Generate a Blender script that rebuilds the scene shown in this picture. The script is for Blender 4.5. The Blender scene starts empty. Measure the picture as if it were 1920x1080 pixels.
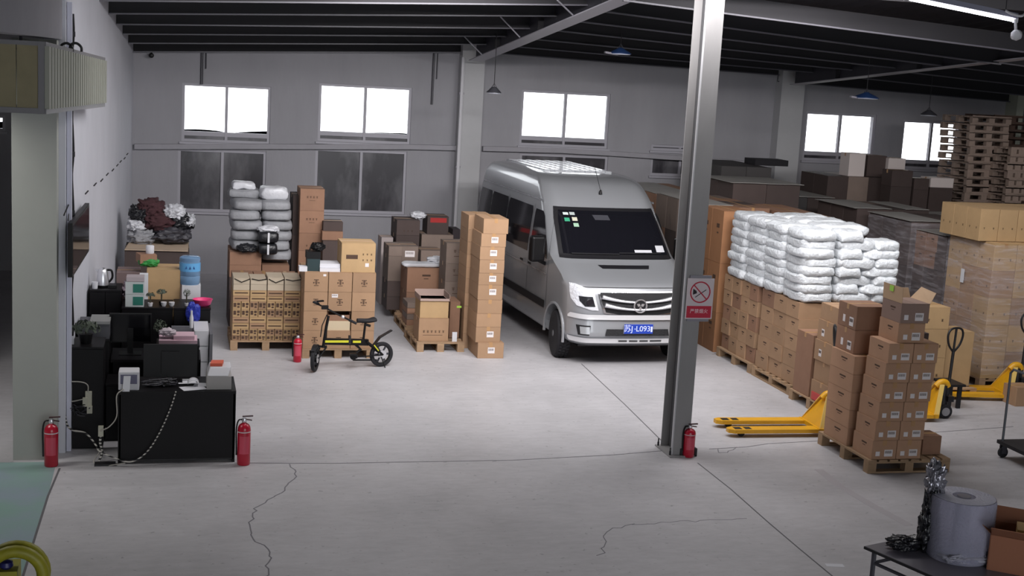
import bpy, bmesh, math, random
from mathutils import Vector, Matrix, noise
random.seed(7)
S = bpy.context.scene
COL = S.collection
PI = math.pi
# ------------------------------------------------------------------ camera
CH, CF = 4.068, 2470.55
FW = Vector((0.25059994, 0.95456979, -0.16123332))
RT = Vector((0.96799287, -0.24470681, 0.0557529))
UP = Vector((-0.01376515, 0.17004437, 0.98534026))
cd = bpy.data.cameras.new('camera'); cam = bpy.data.objects.new('camera', cd); COL.objects.link(cam)
cd.sensor_width = 36; cd.lens = CF / 1920 * 36; cd.clip_start = 0.1; cd.clip_end = 300
cam.matrix_world = Matrix(((RT.x, UP.x, -FW.x, 0), (RT.y, UP.y, -FW.y, 0), (RT.z, UP.z, -FW.z, CH), (0, 0, 0, 1)))
S.camera = cam
# ------------------------------------------------------------------ world, lamps, exposure
w = bpy.data.worlds.new('sky'); S.world = w; w.use_nodes = True
bgn = w.node_tree.nodes['Background']; bgn.inputs[0].default_value = (0.93, 0.96, 1, 1); bgn.inputs[1].default_value = 3.0
S.view_settings.view_transform = 'Standard'; S.view_settings.look = 'None'
S.view_settings.gamma = 1; S.view_settings.use_curve_mapping = False; S.view_settings.exposure = 0.07
def area(name, loc, sx, sy, power, col=(1, .97, .93), rot=(0, 0, 0), spread=PI):
    l = bpy.data.lights.new(name, 'AREA'); l.shape = 'RECTANGLE'; l.size = sx; l.size_y = sy
    l.energy = power; l.color = col; l.spread = spread
    o = bpy.data.objects.new(name, l); COL.objects.link(o); o.location = loc; o.rotation_euler = rot
    return o
# fluorescent battens under the roof: row over the aisle, plus added tilted side lights
for x, y, z, e in [(1.7, 13.9, 5.12, 75), (4.1, 14.2, 5.15, 120), (6.9, 14.2, 5.15, 120), (9.9, 13.6, 5.1, 50), (3.2, 17.0, 5.1, 70), (7.4, 15.3, 5.22, 60), (14.5, 15.5, 4.95, 34)]:
    area('batten_light', (x, y, z), 2.2, 0.12, e * .56, (1, .975, .975))
    area('batten_side_light', (x, y - 1.7, z + .1), 2.2, 0.10, e * .62, (1, .975, .98), (math.radians(62), 0, 0), math.radians(112))
area('annex_fill', (-3.2, 12.5, 3.9), 2.0, .2, 60, (1, .98, .95))  # added fills without a fixture, to brighten the annex
area('annex_side_fill', (-2.6, 13.5, 3.2), 1.5, .4, 40, (1, .98, .95), (math.radians(70), 0, 0))
# daylight of the wide loading doorway behind the camera
area('doorway_daylight', (4, -4.6, 2.3), 9, 4.0, 165, (.90, .95, 1), (math.radians(90), 0, 0))

# ------------------------------------------------------------------ pixel helpers (1920x1080 photograph)
def ray(x, y): return FW + RT * ((x - 960) / CF) - UP * ((y - 540) / CF)
EYE = Vector((0, 0, CH))
def at(x, y, z=0.0):
    d = ray(x, y); return EYE + d * ((z - CH) / d.z)
def aty(x, y, Y):
    d = ray(x, y); return EYE + d * (Y / d.y)
def atx(x, y, X):
    d = ray(x, y); return EYE + d * (X / d.x)
def atp(x, y, P, N):
    d = ray(x, y); return EYE + d * ((Vector(P) - EYE).dot(N) / d.dot(N))
def Fr(x0, x1, yt, yb, Y):
    ym = (yt + yb) / 2; xm = (x0 + x1) / 2
    return aty(x0, ym, Y).x, aty(x1, ym, Y).x, max(0.0, aty(xm, yb, Y).z), aty(xm, yt, Y).z

# ------------------------------------------------------------------ materials
def C(h):
    h = h.lstrip('#'); v = [int(h[i:i + 2], 16) / 255 for i in (0, 2, 4)]
    return tuple(c / 12.92 if c <= .04045 else ((c + .055) / 1.055) ** 2.4 for c in v) + (1,)
MT = {}
def mat(name, col, rough=.6, metal=0, var=0, vscale=8, bump=0, bscale=40, rnd=0, coat=0, emit=None, estr=0, alpha=1, trans=0, spec=None, stretch=None, ior=None):
    if name in MT: return MT[name]
    m = bpy.data.materials.new(name); m.use_nodes = True; MT[name] = m
    nt = m.node_tree; b = nt.nodes['Principled BSDF']; L = nt.links
    c = C(col) if isinstance(col, str) else col
    b.inputs['Base Color'].default_value = c; b.inputs['Roughness'].default_value = rough; b.inputs['Metallic'].default_value = metal
    if spec is not None: b.inputs['Specular IOR Level'].default_value = spec
    if ior is not None: b.inputs['IOR'].default_value = ior
    if coat: b.inputs['Coat Weight'].default_value = coat; b.inputs['Coat Roughness'].default_value = .08
    if trans: b.inputs['Transmission Weight'].default_value = trans
    b.inputs['Alpha'].default_value = alpha
    if emit: b.inputs['Emission Color'].default_value = C(emit); b.inputs['Emission Strength'].default_value = estr
    tc = None
    if var or bump:
        tc = nt.nodes.new('ShaderNodeTexCoord'); src = tc.outputs['Object']
        if stretch:
            mp = nt.nodes.new('ShaderNodeMapping'); mp.inputs['Scale'].default_value = stretch; L.new(src, mp.inputs[0]); src = mp.outputs[0]
    cur = None
    if var:
        n = nt.nodes.new('ShaderNodeTexNoise'); n.inputs['Scale'].default_value = vscale; n.inputs['Detail'].default_value = 6; n.inputs['Roughness'].default_value = .65
        L.new(src, n.inputs['Vector'])
        mr = nt.nodes.new('ShaderNodeMapRange'); mr.inputs[1].default_value = .3; mr.inputs[2].default_value = .7
        mr.inputs[3].default_value = 1 - var; mr.inputs[4].default_value = 1 + var; L.new(n.outputs['Fac'], mr.inputs[0])
        mx = nt.nodes.new('ShaderNodeMix'); mx.data_type = 'RGBA'; mx.blend_type = 'MULTIPLY'; mx.inputs[0].default_value = 1
        mx.inputs[6].default_value = c; L.new(mr.outputs[0], mx.inputs[7]); cur = mx.outputs[2]
    if rnd:
        oi = nt.nodes.new('ShaderNodeObjectInfo'); hs = nt.nodes.new('ShaderNodeHueSaturation')
        r1 = nt.nodes.new('ShaderNodeMapRange'); r1.inputs[3].default_value = 1 - rnd; r1.inputs[4].default_value = 1 + rnd
        L.new(oi.outputs['Random'], r1.inputs[0]); L.new(r1.outputs[0], hs.inputs['Value'])
        hs.inputs['Color'].default_value = c
        if cur: L.new(cur, hs.inputs['Color'])
        cur = hs.outputs[0]
    if cur: L.new(cur, b.inputs['Base Color'])
    if bump:
        n2 = nt.nodes.new('ShaderNodeTexNoise'); n2.inputs['Scale'].default_value = bscale; n2.inputs['Detail'].default_value = 4
        L.new(src, n2.inputs['Vector']); bp = nt.nodes.new('ShaderNodeBump'); bp.inputs['Strength'].default_value = bump; bp.inputs['Distance'].default_value = .02
        L.new(n2.outputs['Fac'], bp.inputs['Height']); L.new(bp.outputs[0], b.inputs['Normal'])
    return m
WALL = mat('painted_wall', '#9a999e', .85, var=.07, vscale=1.2, bump=.1, bscale=25, stretch=(1, 1, .25))
WALL_L = mat('painted_side_wall', '#cccdd5', .8, var=.05, vscale=1.0)
PILM = mat('white_column_paint', '#b4b4b6', .8, var=.04, vscale=2)
STEEL_D = mat('dark_roof_steel', '#1b191e', .7, var=.1, vscale=3)
STEEL_M = mat('grey_rafter_paint', '#3c3b42', .5, var=.1, vscale=3)
LIP = mat('lit_purlin_flange', '#55535b', .45)  # lighter than the webs: light from below put into the colour
ROOFM = mat('dark_roof_sheet', '#242128', .8)
COLM = mat('grey_column_paint', '#8f8d8d', .5, var=.06, vscale=4, stretch=(1, 1, .3))
FRAME = mat('grey_window_frame', '#8a8790', .5, .0)
BLACK = mat('black_laminate', '#0b090c', .5, var=.15, spec=.22)
BLACKP = mat('black_plastic', '#09080a', .45, spec=.3)
RUBBER = mat('black_rubber', '#16151a', .75, bump=.3, bscale=60)
WHITE = mat('white_plastic', '#c9c8cc', .4)
PAPER = mat('white_paper', '#cfcfd4', .8)
TAN = mat('tan_cardboard', '#9b7c60', .8, var=.06, vscale=5, rnd=.10)
LTAN = mat('pale_tan_cardboard', '#ae9069', .8, var=.06, vscale=5, rnd=.08)
BROWN = mat('brown_cardboard', '#8a6853', .8, var=.07, vscale=5, rnd=.14)
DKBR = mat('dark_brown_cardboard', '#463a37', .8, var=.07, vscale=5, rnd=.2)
GYBR = mat('grey_brown_cardboard', '#77685f', .8, var=.07, vscale=5, rnd=.15)
ORBR = mat('orange_brown_cardboard', '#8e6444', .8, var=.05, vscale=5, rnd=.06)
INK = mat('carton_ink', '#4a3528', .8)
RINK = mat('red_carton_ink', '#a02828', .8)
TAPE = mat('packing_tape', '#a98258', .35, spec=.6)
STK = mat('white_sticker', '#d8d2d2', .6)
WOOD = mat('pallet_wood', '#9a7f63', .85, var=.15, vscale=9, rnd=.12, stretch=(1, 6, 1))
WOODW = mat('bleached_pallet_wood', '#99867a', .85, var=.12, vscale=9, rnd=.1)
WOODD = mat('dark_pallet_wood', '#574339', .85, var=.12, vscale=9, rnd=.1)
RED = mat('red_enamel', '#b4122f', .3, coat=.3)
YEL = mat('yellow_enamel', '#dba11a', .4, var=.08, vscale=6)
SILVER = mat('silver_car_paint', '#9fa1a5', .36, .45, coat=.8)
CHROME = mat('chrome', '#e4e4e8', .32, .85)
DGLASS = mat('dark_car_glass', '#0c0c10', .08, coat=.6)
BLKTRIM = mat('black_trim', '#141317', .5)

# ------------------------------------------------------------------ mesh builder
class MB:
    def __init__(s): s.v = []; s.f = []
    def add(s, vs, fs):
        n = len(s.v); s.v += [tuple(v) for v in vs]; s.f += [tuple(i + n for i in f) for f in fs]; return s
    def box(s, x0, x1, y0, y1, z0, z1, M=None):
        vs = [Vector(p) for p in ((x0, y0, z0), (x1, y0, z0), (x1, y1, z0), (x0, y1, z0), (x0, y0, z1), (x1, y0, z1), (x1, y1, z1), (x0, y1, z1))]
        if M: vs = [M @ v for v in vs]
        return s.add(vs, ((0, 3, 2, 1), (4, 5, 6, 7), (0, 1, 5, 4), (1, 2, 6, 5), (2, 3, 7, 6), (3, 0, 4, 7)))
    def cbox(s, c, d, rz=0, rx=0, ry=0):
        M = Matrix.Translation(c) @ Matrix.Rotation(rz, 4, 'Z') @ Matrix.Rotation(ry, 4, 'Y') @ Matrix.Rotation(rx, 4, 'X')
        return s.box(-d[0] / 2, d[0] / 2, -d[1] / 2, d[1] / 2, -d[2] / 2, d[2] / 2, M)
    def tube(s, pts, r, n=8, cap=True, closed=False):
        pts = [Vector(p) for p in pts]; rs = r if isinstance(r, (list, tuple)) else [r] * len(pts)
        base = len(s.v); prev = None; N = len(pts)
        for i, p in enumerate(pts):
            if closed: t = pts[(i + 1) % N] - pts[i - 1]
            else: t = pts[min(i + 1, N - 1)] - pts[max(i - 1, 0)]
            t.normalize()
            a = prev if prev is not None else (Vector((0, 0, 1)) if abs(t.z) < .9 else Vector((1, 0, 0)))
            a = (a - t * a.dot(t)).normalized(); b = t.cross(a); prev = a
            for k in range(n):
                an = 2 * PI * k / n; s.v.append(tuple(p + (a * math.cos(an) + b * math.sin(an)) * rs[i]))
        for i in range(N if closed else N - 1):
            j = (i + 1) % N
            for k in range(n):
                k2 = (k + 1) % n
                s.f.append((base + i * n + k, base + i * n + k2, base + j * n + k2, base + j * n + k))
        if cap and not closed:
            s.f.append(tuple(base + k for k in range(n))[::-1]); s.f.append(tuple(base + (N - 1) * n + k for k in range(n)))
        return s
    def lathe(s, prof, n=20, M=None, cap=True):
        base = len(s.v)
        for r, z in prof:
            for k in range(n):
                a = 2 * PI * k / n; v = Vector((r * math.cos(a), r * math.sin(a), z)); s.v.append(tuple(M @ v if M else v))
        for i in range(len(prof) - 1):
            for k in range(n):
                k2 = (k + 1) % n; s.f.append((base + i * n + k, base + i * n + k2, base + (i + 1) * n + k2, base + (i + 1) * n + k))
        if cap:
            s.f.append(tuple(base + k for k in range(n))[::-1]); m = base + (len(prof) - 1) * n; s.f.append(tuple(m + k for k in range(n)))
        return s
    def prism(s, poly, d):
        """polygon of 3D points extruded by vector d"""
        n = len(poly); d = Vector(d); vs = [Vector(p) for p in poly]; vs += [p + d for p in vs]
        fs = [tuple(range(n))[::-1], tuple(range(n, 2 * n))] + [(i, (i + 1) % n, n + (i + 1) % n, n + i) for i in range(n)]
        return s.add(vs, fs)
    def beam(s, a, b, wd, ht, up=(0, 0, 1)):
        """box from a to b; top centre line on the segment a-b, hanging down ht"""
        a = Vector(a); b = Vector(b); t = (b - a).normalized(); sd = t.cross(Vector(up)).normalized() * wd / 2; u = Vector(up) * ht
        vs = [a - sd - u, a + sd - u, a + sd, a - sd, b - sd - u, b + sd - u, b + sd, b - sd]
        return s.add(vs, ((0, 1, 2, 3), (7, 6, 5, 4), (0, 4, 5, 1), (1, 5, 6, 2), (2, 6, 7, 3), (3, 7, 4, 0)))
    def mesh(s, name, m, smooth=False, fix=True):
        me = bpy.data.meshes.new(name); me.from_pydata(s.v, [], s.f); me.materials.append(m)
        if fix:
            bm = bmesh.new(); bm.from_mesh(me); bmesh.ops.recalc_face_normals(bm, faces=bm.faces); bm.to_mesh(me); bm.free()
        if smooth:
            me.polygons.foreach_set('use_smooth', [True] * len(me.polygons))
            try: me.set_sharp_from_angle(angle=math.radians(42))
            except Exception: pass
        me.update(); return me
    def build(s, name, m, parent=None, smooth=False, loc=None, fix=True):
        return link(name, s.mesh(name, m, smooth, fix), parent, loc)
WM = {}
def link(name, me, parent=None, loc=None, rz=0):
    o = bpy.data.objects.new(name, me); COL.objects.link(o)
    if parent is not None:
        o.parent = parent
        if parent.name in WM: o.matrix_parent_inverse = WM[parent.name]
    if loc is not None: o.location = loc
    if rz: o.rotation_euler = (0, 0, rz)
    return o
def tag(o, label=None, cat=None, group=None, kind=None):
    if label: o['label'] = label
    if cat: o['category'] = cat
    if group: o['group'] = group
    if kind: o['kind'] = kind
    return o
def empty(name, loc, label, cat, group=None, rz=0):
    o = bpy.data.objects.new(name, None); COL.objects.link(o); o.location = loc; o.rotation_euler = (0, 0, rz); o.empty_display_size = .1
    return tag(o, label, cat, group)
def wroot(name, loc, label, cat, group=None):
    """an Empty at the thing's base whose parts are modelled in room coordinates"""
    o = empty(name, loc, label, cat, group); WM[o.name] = Matrix.Translation(loc).inverted(); return o
def struct(name, mb, m, parent=None, smooth=False):
    o = mb.build(name, m, parent, smooth)
    if parent is None: o['kind'] = 'structure'
    return o
ORDL = ['first', 'second', 'third', 'fourth', 'fifth', 'sixth', 'seventh', 'eighth']
ORD = ['lowest', 'second', 'third', 'fourth', 'fifth', 'sixth', 'seventh', 'eighth', 'ninth', 'tenth', 'eleventh', 'twelfth', 'thirteenth']
def lerp_tab(tab, z):
    if z <= tab[0][0]: return tab[0][1]
    for (a, u), (c, v) in zip(tab, tab[1:]):
        if z <= c: t = (z - a) / (c - a); return u + (v - u) * t
    return tab[-1][1]
def bez(pts, n=8):
    """Catmull-Rom through the points"""
    P = [Vector(p) for p in pts]; P = [P[0] * 2 - P[1]] + P + [P[-1] * 2 - P[-2]]; out = []
    for i in range(1, len(P) - 2):
        for k in range(n):
            t = k / n; a, b, c, d = P[i - 1:i + 3]
            out.append(.5 * ((2 * b) + (c - a) * t + (2 * a - 5 * b + 4 * c - d) * t * t + (3 * b - a - 3 * c + d) * t ** 3))
    out.append(P[-2]); return out
FONT = None
def text(name, s, size, m, parent, M, align='CENTER', depth=.001):
    cu = bpy.data.curves.new(name, 'FONT'); cu.body = s; cu.size = size; cu.align_x = align; cu.align_y = 'CENTER'; cu.extrude = depth
    cu.materials.append(m); t_ = bpy.data.objects.new(name, cu); COL.objects.link(t_)
    bpy.context.view_layer.update(); me = bpy.data.meshes.new_from_object(t_.evaluated_get(bpy.context.evaluated_depsgraph_get()))
    bpy.data.objects.remove(t_); me.name = name; o = bpy.data.objects.new(name, me); COL.objects.link(o)
    if parent: o.parent = parent
    if parent and parent.name in WM: M = WM[parent.name] @ M
    o.matrix_local = M; return o
def facing(loc, rz=0, tilt=0):
    """text standing upright, read from -Y"""
    return Matrix.Translation(loc) @ Matrix.Rotation(rz, 4, 'Z') @ Matrix.Rotation(PI / 2 + tilt, 4, 'X')

# ================================================================== THE SETTING
D = 25.2
XW0, XW1, YW0 = -8.0, 17.7, -5.0
def wallx(y): return -1.02 + (y - 13.5) * .026          # face of the left wall
# --- floor
fm = mat('power_floated_concrete', '#a9a8a9', .5, spec=.35)
nt = fm.node_tree; b = nt.nodes['Principled BSDF']; L = nt.links
tc = nt.nodes.new('ShaderNodeTexCoord')
def nz(scale, detail, rough, stretch=(1, 1, 1), typ='ShaderNodeTexNoise'):
    mp = nt.nodes.new('ShaderNodeMapping'); mp.inputs['Scale'].default_value = stretch; L.new(tc.outputs['Object'], mp.inputs[0])
    n = nt.nodes.new(typ); n.inputs['Scale'].default_value = scale
    if typ == 'ShaderNodeTexNoise': n.inputs['Detail'].default_value = detail; n.inputs['Roughness'].default_value = rough
    L.new(mp.outputs[0], n.inputs['Vector']); return n
def ramp(src, stops):
    r = nt.nodes.new('ShaderNodeValToRGB'); L.new(src, r.inputs[0])
    while len(r.color_ramp.elements) < len(stops): r.color_ramp.elements.new(.5)
    for e, (p, c) in zip(r.color_ramp.elements, stops): e.position = p; e.color = (c, c, c, 1)
    return r.outputs[0]
def mul(a, bb):
    m = nt.nodes.new('ShaderNodeMix'); m.data_type = 'RGBA'; m.blend_type = 'MULTIPLY'; m.inputs[0].default_value = 1
    L.new(a, m.inputs[6]); L.new(bb, m.inputs[7]); return m.outputs[2]
base = nt.nodes.new('ShaderNodeRGB'); base.outputs[0].default_value = C('#bbb9bc')
c1 = ramp(nz(.55, 6, .6).outputs['Fac'], [(.3, .80), (.72, 1.07)])
c2 = ramp(nz(5, 8, .7, (1, 2.5, 1)).outputs['Fac'], [(.3, .88), (.7, 1.06)])
c3 = ramp(nz(13, 4, .6, (1, 1, 1)).outputs['Fac'], [(.28, .62), (.37, 1.0)])
cc = mul(mul(mul(base.outputs[0], c1), c2), c3)
L.new(cc, b.inputs['Base Color'])
rr = nt.nodes.new('ShaderNodeMapRange'); rr.inputs[3].default_value = .38; rr.inputs[4].default_value = .62
L.new(nz(2, 5, .6).outputs['Fac'], rr.inputs[0]); L.new(rr.outputs[0], b.inputs['Roughness'])
struct('floor', MB().box(XW0, XW1 + .2, YW0, D + .3, -.2, 0), fm)
JM = mat('floor_joint_dark', '#5f5d60', .9); CR = mat('floor_crack_dark', '#77757a', .9)
def strip(pts, wd, z=.0012):
    mb = MB(); P = [Vector(p) for p in pts]
    for i in range(len(P) - 1):
        t = (P[i + 1] - P[i]).normalized(); n = Vector((-t.y, t.x, 0)) * wd / 2
        a, c = P[i], P[i + 1]
        mb.prism([(a + n).to_tuple(), (a - n).to_tuple(), (c - n).to_tuple(), (c + n).to_tuple()], (0, 0, z))
    return mb
def gpts(px): return [at(x, y, 0) for x, y in px]
for k, px in enumerate([[(1090, 682), (1170, 757), (1240, 826)], [(1308, 868), (1370, 917), (1440, 979), (1500, 1030), (1575, 1092)],
           [(440, 868), (620, 869), (720, 867), (960, 863), (1150, 853), (1246, 845)], [(1330, 842), (1400, 838), (1440, 832), (1550, 826)],
           [(112, 878), (90, 930), (68, 1000), (40, 1090)], [(1735, 812), (1900, 800)]]):
    struct('floor_joint', strip(gpts(px), .014 if k != 4 else .02), JM)
def crack(px, wd=.012, jit=.035):
    P = gpts(px); out = [P[0]]
    for a, c in zip(P, P[1:]):
        n = max(2, int((c - a).length / .07))
        for i in range(1, n + 1):
            q = a.lerp(c, i / n); q += Vector((random.uniform(-jit, jit), random.uniform(-jit, jit), 0)); out.append(q)
    return strip(out, wd)
struct('floor_crack', crack([(543, 870), (562, 893), (527, 918), (517, 933), (484, 947), (474, 968), (464, 998), (480, 1010), (503, 1036), (505, 1062), (495, 1085)]), CR)
struct('floor_crack', crack([(1190, 982), (1145, 994), (1133, 1010), (1135, 1025), (1122, 1040)], .009), CR)
struct('floor_crack', crack([(1400, 972), (1340, 975), (1190, 982)], .007), CR)
struct('floor_crack', crack([(1346, 842), (1355, 850), (1380, 840)], .01), CR)
struct('floor_mark', strip(gpts([(1535, 880), (1575, 912), (1640, 950), (1705, 985)]), .10, .0008), mat('tyre_mark', '#aaa5a9', .6))
# repainted green-blue strip of floor beyond the joint
gm = mat('worn_green_floor_paint', '#6f9c92', .55, var=.18, vscale=2.2)
gp = gpts([(-60, 868), (106, 866), (90, 930), (68, 1000), (38, 1092), (-60, 1092)])
nt = gm.node_tree; b = nt.nodes['Principled BSDF']; L = nt.links; tc = nt.nodes.new('ShaderNodeTexCoord')
n1 = nz(1.4, 5, .6); rm = nt.nodes.new('ShaderNodeValToRGB'); rm.color_ramp.elements[0].position = .38; rm.color_ramp.elements[0].color = C('#7d9a92')
rm.color_ramp.elements[1].position = .62; rm.color_ramp.elements[1].color = C('#8796a0'); L.new(n1.outputs['Fac'], rm.inputs[0]); L.new(rm.outputs[0], b.inputs['Base Color'])
struct('floor_paint', MB().prism([(p.x, p.y, 0) for p in gp], (0, 0, .001)), gm)

# --- back wall with its window openings
EAVE = 4.75
wins = {  # pixel corners: left, right, top, bottom of the bright upper lights and of the dark lower lights
    1: ((341, 507, 159, 268), (333, 498, 281, 398)), 2: ((597, 771, 160, 268), (590, 761, 281, 400)),
    3: ((976, 1142, 172, 276), (972, 1137, 290, 402)), 4: ((1508, 1640, 212, 303), None), 5: ((1690, 1800, 227, 318), None),
    6: ((1221, 1330, 273, 284), (1220, 1330, 296, 331)), 7: ((-8, 10, 216, 246), None)}
holes = []
for k, (a, c) in wins.items():
    for q in (a, c):
        if q:
            x0, x1, z0, z1 = Fr(*q, D); holes.append((x0, x1, z0, z1, k, q is a))
xs = sorted({XW0, XW1} | {h[0] for h in holes} | {h[1] for h in holes})
mb = MB()
for xa, xb in zip(xs, xs[1:]):
    if xb - xa < 1e-4: continue
    xm = (xa + xb) / 2; z = 0
    for z0, z1 in sorted((h[2], h[3]) for h in holes if h[0] < xm < h[1]):
        mb.box(xa, xb, D, D + .24, z, z0); z = z1
    mb.box(xa, xb, D, D + .24, z, EAVE)
struct('wall_back', mb, WALL)
GL = mat('clear_window_glass', '#ffffff', .0, trans=1, ior=1.03, spec=.2)
DG = mat('dusty_dark_window_glass', '#2b2a2e', .3, var=.0, spec=.4)
nt = DG.node_tree; b = nt.nodes['Principled BSDF']; L = nt.links; tc = nt.nodes.new('ShaderNodeTexCoord')
n1 = nz(1.8, 6, .6, (1, 1, .45)); rm = nt.nodes.new('ShaderNodeValToRGB'); rm.color_ramp.elements[0].position = .45; rm.color_ramp.elements[0].color = C('#38363b')
rm.color_ramp.elements[1].position = .78; rm.color_ramp.elements[1].color = C('#77767a'); L.new(n1.outputs['Fac'], rm.inputs[0]); L.new(rm.outputs[0], b.inputs['Base Color'])
WF = mat('pale_window_frame', '#a5a3ab', .5)
for i, (x0, x1, z0, z1, k, upper) in enumerate(holes):
    f = MB(); t = .05; y0, y1 = D + .03, D + .10
    f.box(x0, x0 + t, y0, y1, z0, z1).box(x1 - t, x1, y0, y1, z0, z1).box(x0 + t, x1 - t, y0, y1, z1 - t, z1).box(x0 + t, x1 - t, y0, y1, z0, z0 + t)
    xm = (x0 + x1) / 2
    if k != 7: f.box(xm - .025, xm + .025, y0 - .01, y1, z0 + t, z1 - t)
    if upper and k not in (6, 7): f.box(x0 + t, x1 - t, y0, y1, z0 + .11, z0 + .19)
    fo = struct('window_%d' % (k if upper else k + 10), f, WF)
    for a, c in ((x0 + t, xm - .025), (xm + .025, x1 - t)):
        za = z0 + t
        if upper and k not in (6, 7):
            za = z0 + .19
            MB().box(a, c, D + .06, D + .068, z0 + t, z0 + .11).build('lower_pane', DG, fo)
        MB().box(a, c, D + .06, D + .068, za, z1 - t).build('pane', GL if (upper and k != 6) else DG, fo)
    # thin reveal sill
    struct('window_sill', MB().box(x0 - .04, x1 + .04, D - .05, D + .03, z0 - .045, z0 - .005), WF, fo)
# rail band along the wall at sill height, split at the pilasters
rail = mat('grey_wall_rail', '#9a989e', .7, var=.06, vscale=3)
def railseg(px, h=.09):
    P = [aty(x, y, D - .06) for x, y in px]; m = MB()
    for a, c in zip(P, P[1:]): m.beam(a, c, .12, h)
    return m
for px in ([(252, 270), (500, 270), (770, 271), (856, 273)], [(905, 274), (1050, 278), (1140, 283), (1290, 293), (1420, 303)]):
    struct('trim_1', railseg(px), rail)
# pilasters
for (xa, xb, yy, nm) in ((858, 900, 300, 'pilaster'), (1463, 1506, 200, 'pilaster')):
    x0 = aty(xa, yy, D - .3).x; x1 = aty(xb, yy, D - .3).x
    struct(nm, MB().box(x0, x1, D - .3, D, 0, 4.72), PILM)
xp = aty(862, 300, D - .34).x
pp = wroot('downpipe', (xp, D - .36, 0), 'pale vertical pipe on the left corner of the wall pier behind the van', 'pipe')
MB().tube([(xp - .03, D - .36, .05), (xp - .03, D - .36, 4.3)], .035, 8).build('pipe_run', mat('pale_pipe', '#cfced2', .4), pp, True)
for z in (.8, 2.2, 3.6): MB().box(xp - .075, xp + .015, D - .37, D - .3, z, z + .04).build('pipe_clip', FRAME, pp)
# left wall (slightly out of square), right wall, wall of the annex, wall behind the camera
x0, x1 = wallx(13.62), wallx(D)
mb = MB(); mb.prism([(x0, 13.62, 0), (x0 - .2, 13.62, 0), (x1 - .2, D, 0), (x1, D, 0)], (0, 0, 5.6)); struct('wall_left', mb, WALL_L)
struct('wall_right', MB().box(XW1, XW1 + .2, YW0, D + .24, 0, 7.2), WALL)
struct('wall_annex', MB().box(XW0 - .2, XW0, YW0, D + .24, 0, 7.2), WALL)
struct('wall_front', MB().box(XW0, -1, YW0 - .2, YW0, 0, 7.2).box(9, XW1, YW0 - .2, YW0, 0, 7.2).box(-1, 9, YW0 - .2, YW0, 4.6, 7.2), WALL)
xr = aty(1893, 260, D - .2).x
struct('pilaster', MB().box(xr - .05, xr + .12, D - .4, D, 0, 4.6), mat('greenish_pier_paint', '#a9ab9c', .8))
# left column near the camera
cx0, cx1 = at(25, 862).x, at(105, 866).x
struct('wall_left', MB().box(-1.26, -1.05, YW0, 13.62, 4.14, 6.9), mat('shaded_header_wall', '#8f8e94', .85, var=.06, vscale=1.2))  # upper wall coloured darker, for the shade above the lamps' reach
struct('column_left', MB().box(cx0, cx1, 13.40, 13.85, 0, 4.13), mat('cream_column_paint', '#a6a8a2', .75, var=.03, vscale=3))
# --- roof: sheet, purlins, rafters
RS = .088
def rz(y): return 4.46 + RS * (D - y)
ro = MB(); nrib = 66
vs = []; fs = []
for i in range(nrib * 2 + 1):
    x = XW0 + (XW1 - XW0) * i / (nrib * 2); dz = .03 if (i // 1) % 2 else 0
    vs += [(x, D + .3, rz(D + .3) + dz + .14), (x, YW0, rz(YW0) + dz + .14)]
for i in range(nrib * 2): fs.append((2 * i, 2 * i + 1, 2 * i + 3, 2 * i + 2))
n = len(vs); vs += [(XW0, D + .3, rz(D + .3) + .3), (XW0, YW0, rz(YW0) + .3), (XW1, YW0, rz(YW0) + .3), (XW1, D + .3, rz(D + .3) + .3)]; fs.append((n, n + 1, n + 2, n + 3))
ro.add(vs, fs); struct('ceiling', ro, ROOFM)
XR1, XR2 = 5.45, 11.95
pur = {1: [((262, 98), (866, 99)), ((262, 82), (868, 84)), ((255, 65), (905, 69)), ((247, 47), (938, 54)), ((236, 27), (975, 31)), ((222, 3), (1000, 10))],
       2: [((905, 99), (1452, 141)), ((950, 87), (1456, 131)), ((985, 73), (1480, 121)), ((1020, 56), (1500, 109)), ((1065, 39), (1540, 97)), ((1110, 20), (1560, 80)), ((1165, 2), (1600, 58))],
       3: [((1500, 157), (1895, 192)), ((1600, 146), (1930, 181)), ((1680, 134), (1960, 166)), ((1750, 122), (1990, 152)), ((1820, 112), (2030, 140))]}
def zband(a, c): return a, c
for bay, rows in pur.items():
    X0, X1 = {1: (None, XR1), 2: (XR1, XR2), 3: (XR2, XW1)}[bay]
    for k, (pa, pb) in enumerate(rows):
        Y = D - .08 - 1.5 * k
        xa = wallx(Y) if bay == 1 else X0
        a, c = aty(*pa, Y), aty(*pb, Y)
        zf = lambda x: a.z + (c.z - a.z) * (x - a.x) / (c.x - a.x)
        A = Vector((xa, Y, zf(xa))); B_ = Vector((X1, Y, zf(X1)))
        hh = .24
        m = MB().beam(A + Vector((0, 0, hh)), B_ + Vector((0, 0, hh)), .012, hh).beam(A + Vector((0, .03, hh)), B_ + Vector((0, .03, hh)), .07, .012)
        po = struct('purlin', m, STEEL_D)
        MB().beam(A + Vector((0, -.035, .018)), B_ + Vector((0, -.035, .018)), .07, .02).build('bottom_flange', LIP, po)
for k in range(7, 15):      # the rest of the roof goes on over the camera
    Y = D - .08 - 1.5 * k
    if Y > YW0: struct('purlin', MB().beam((XW0, Y, rz(Y)), (XW1, Y, rz(Y)), .07, .22), STEEL_D)
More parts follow.
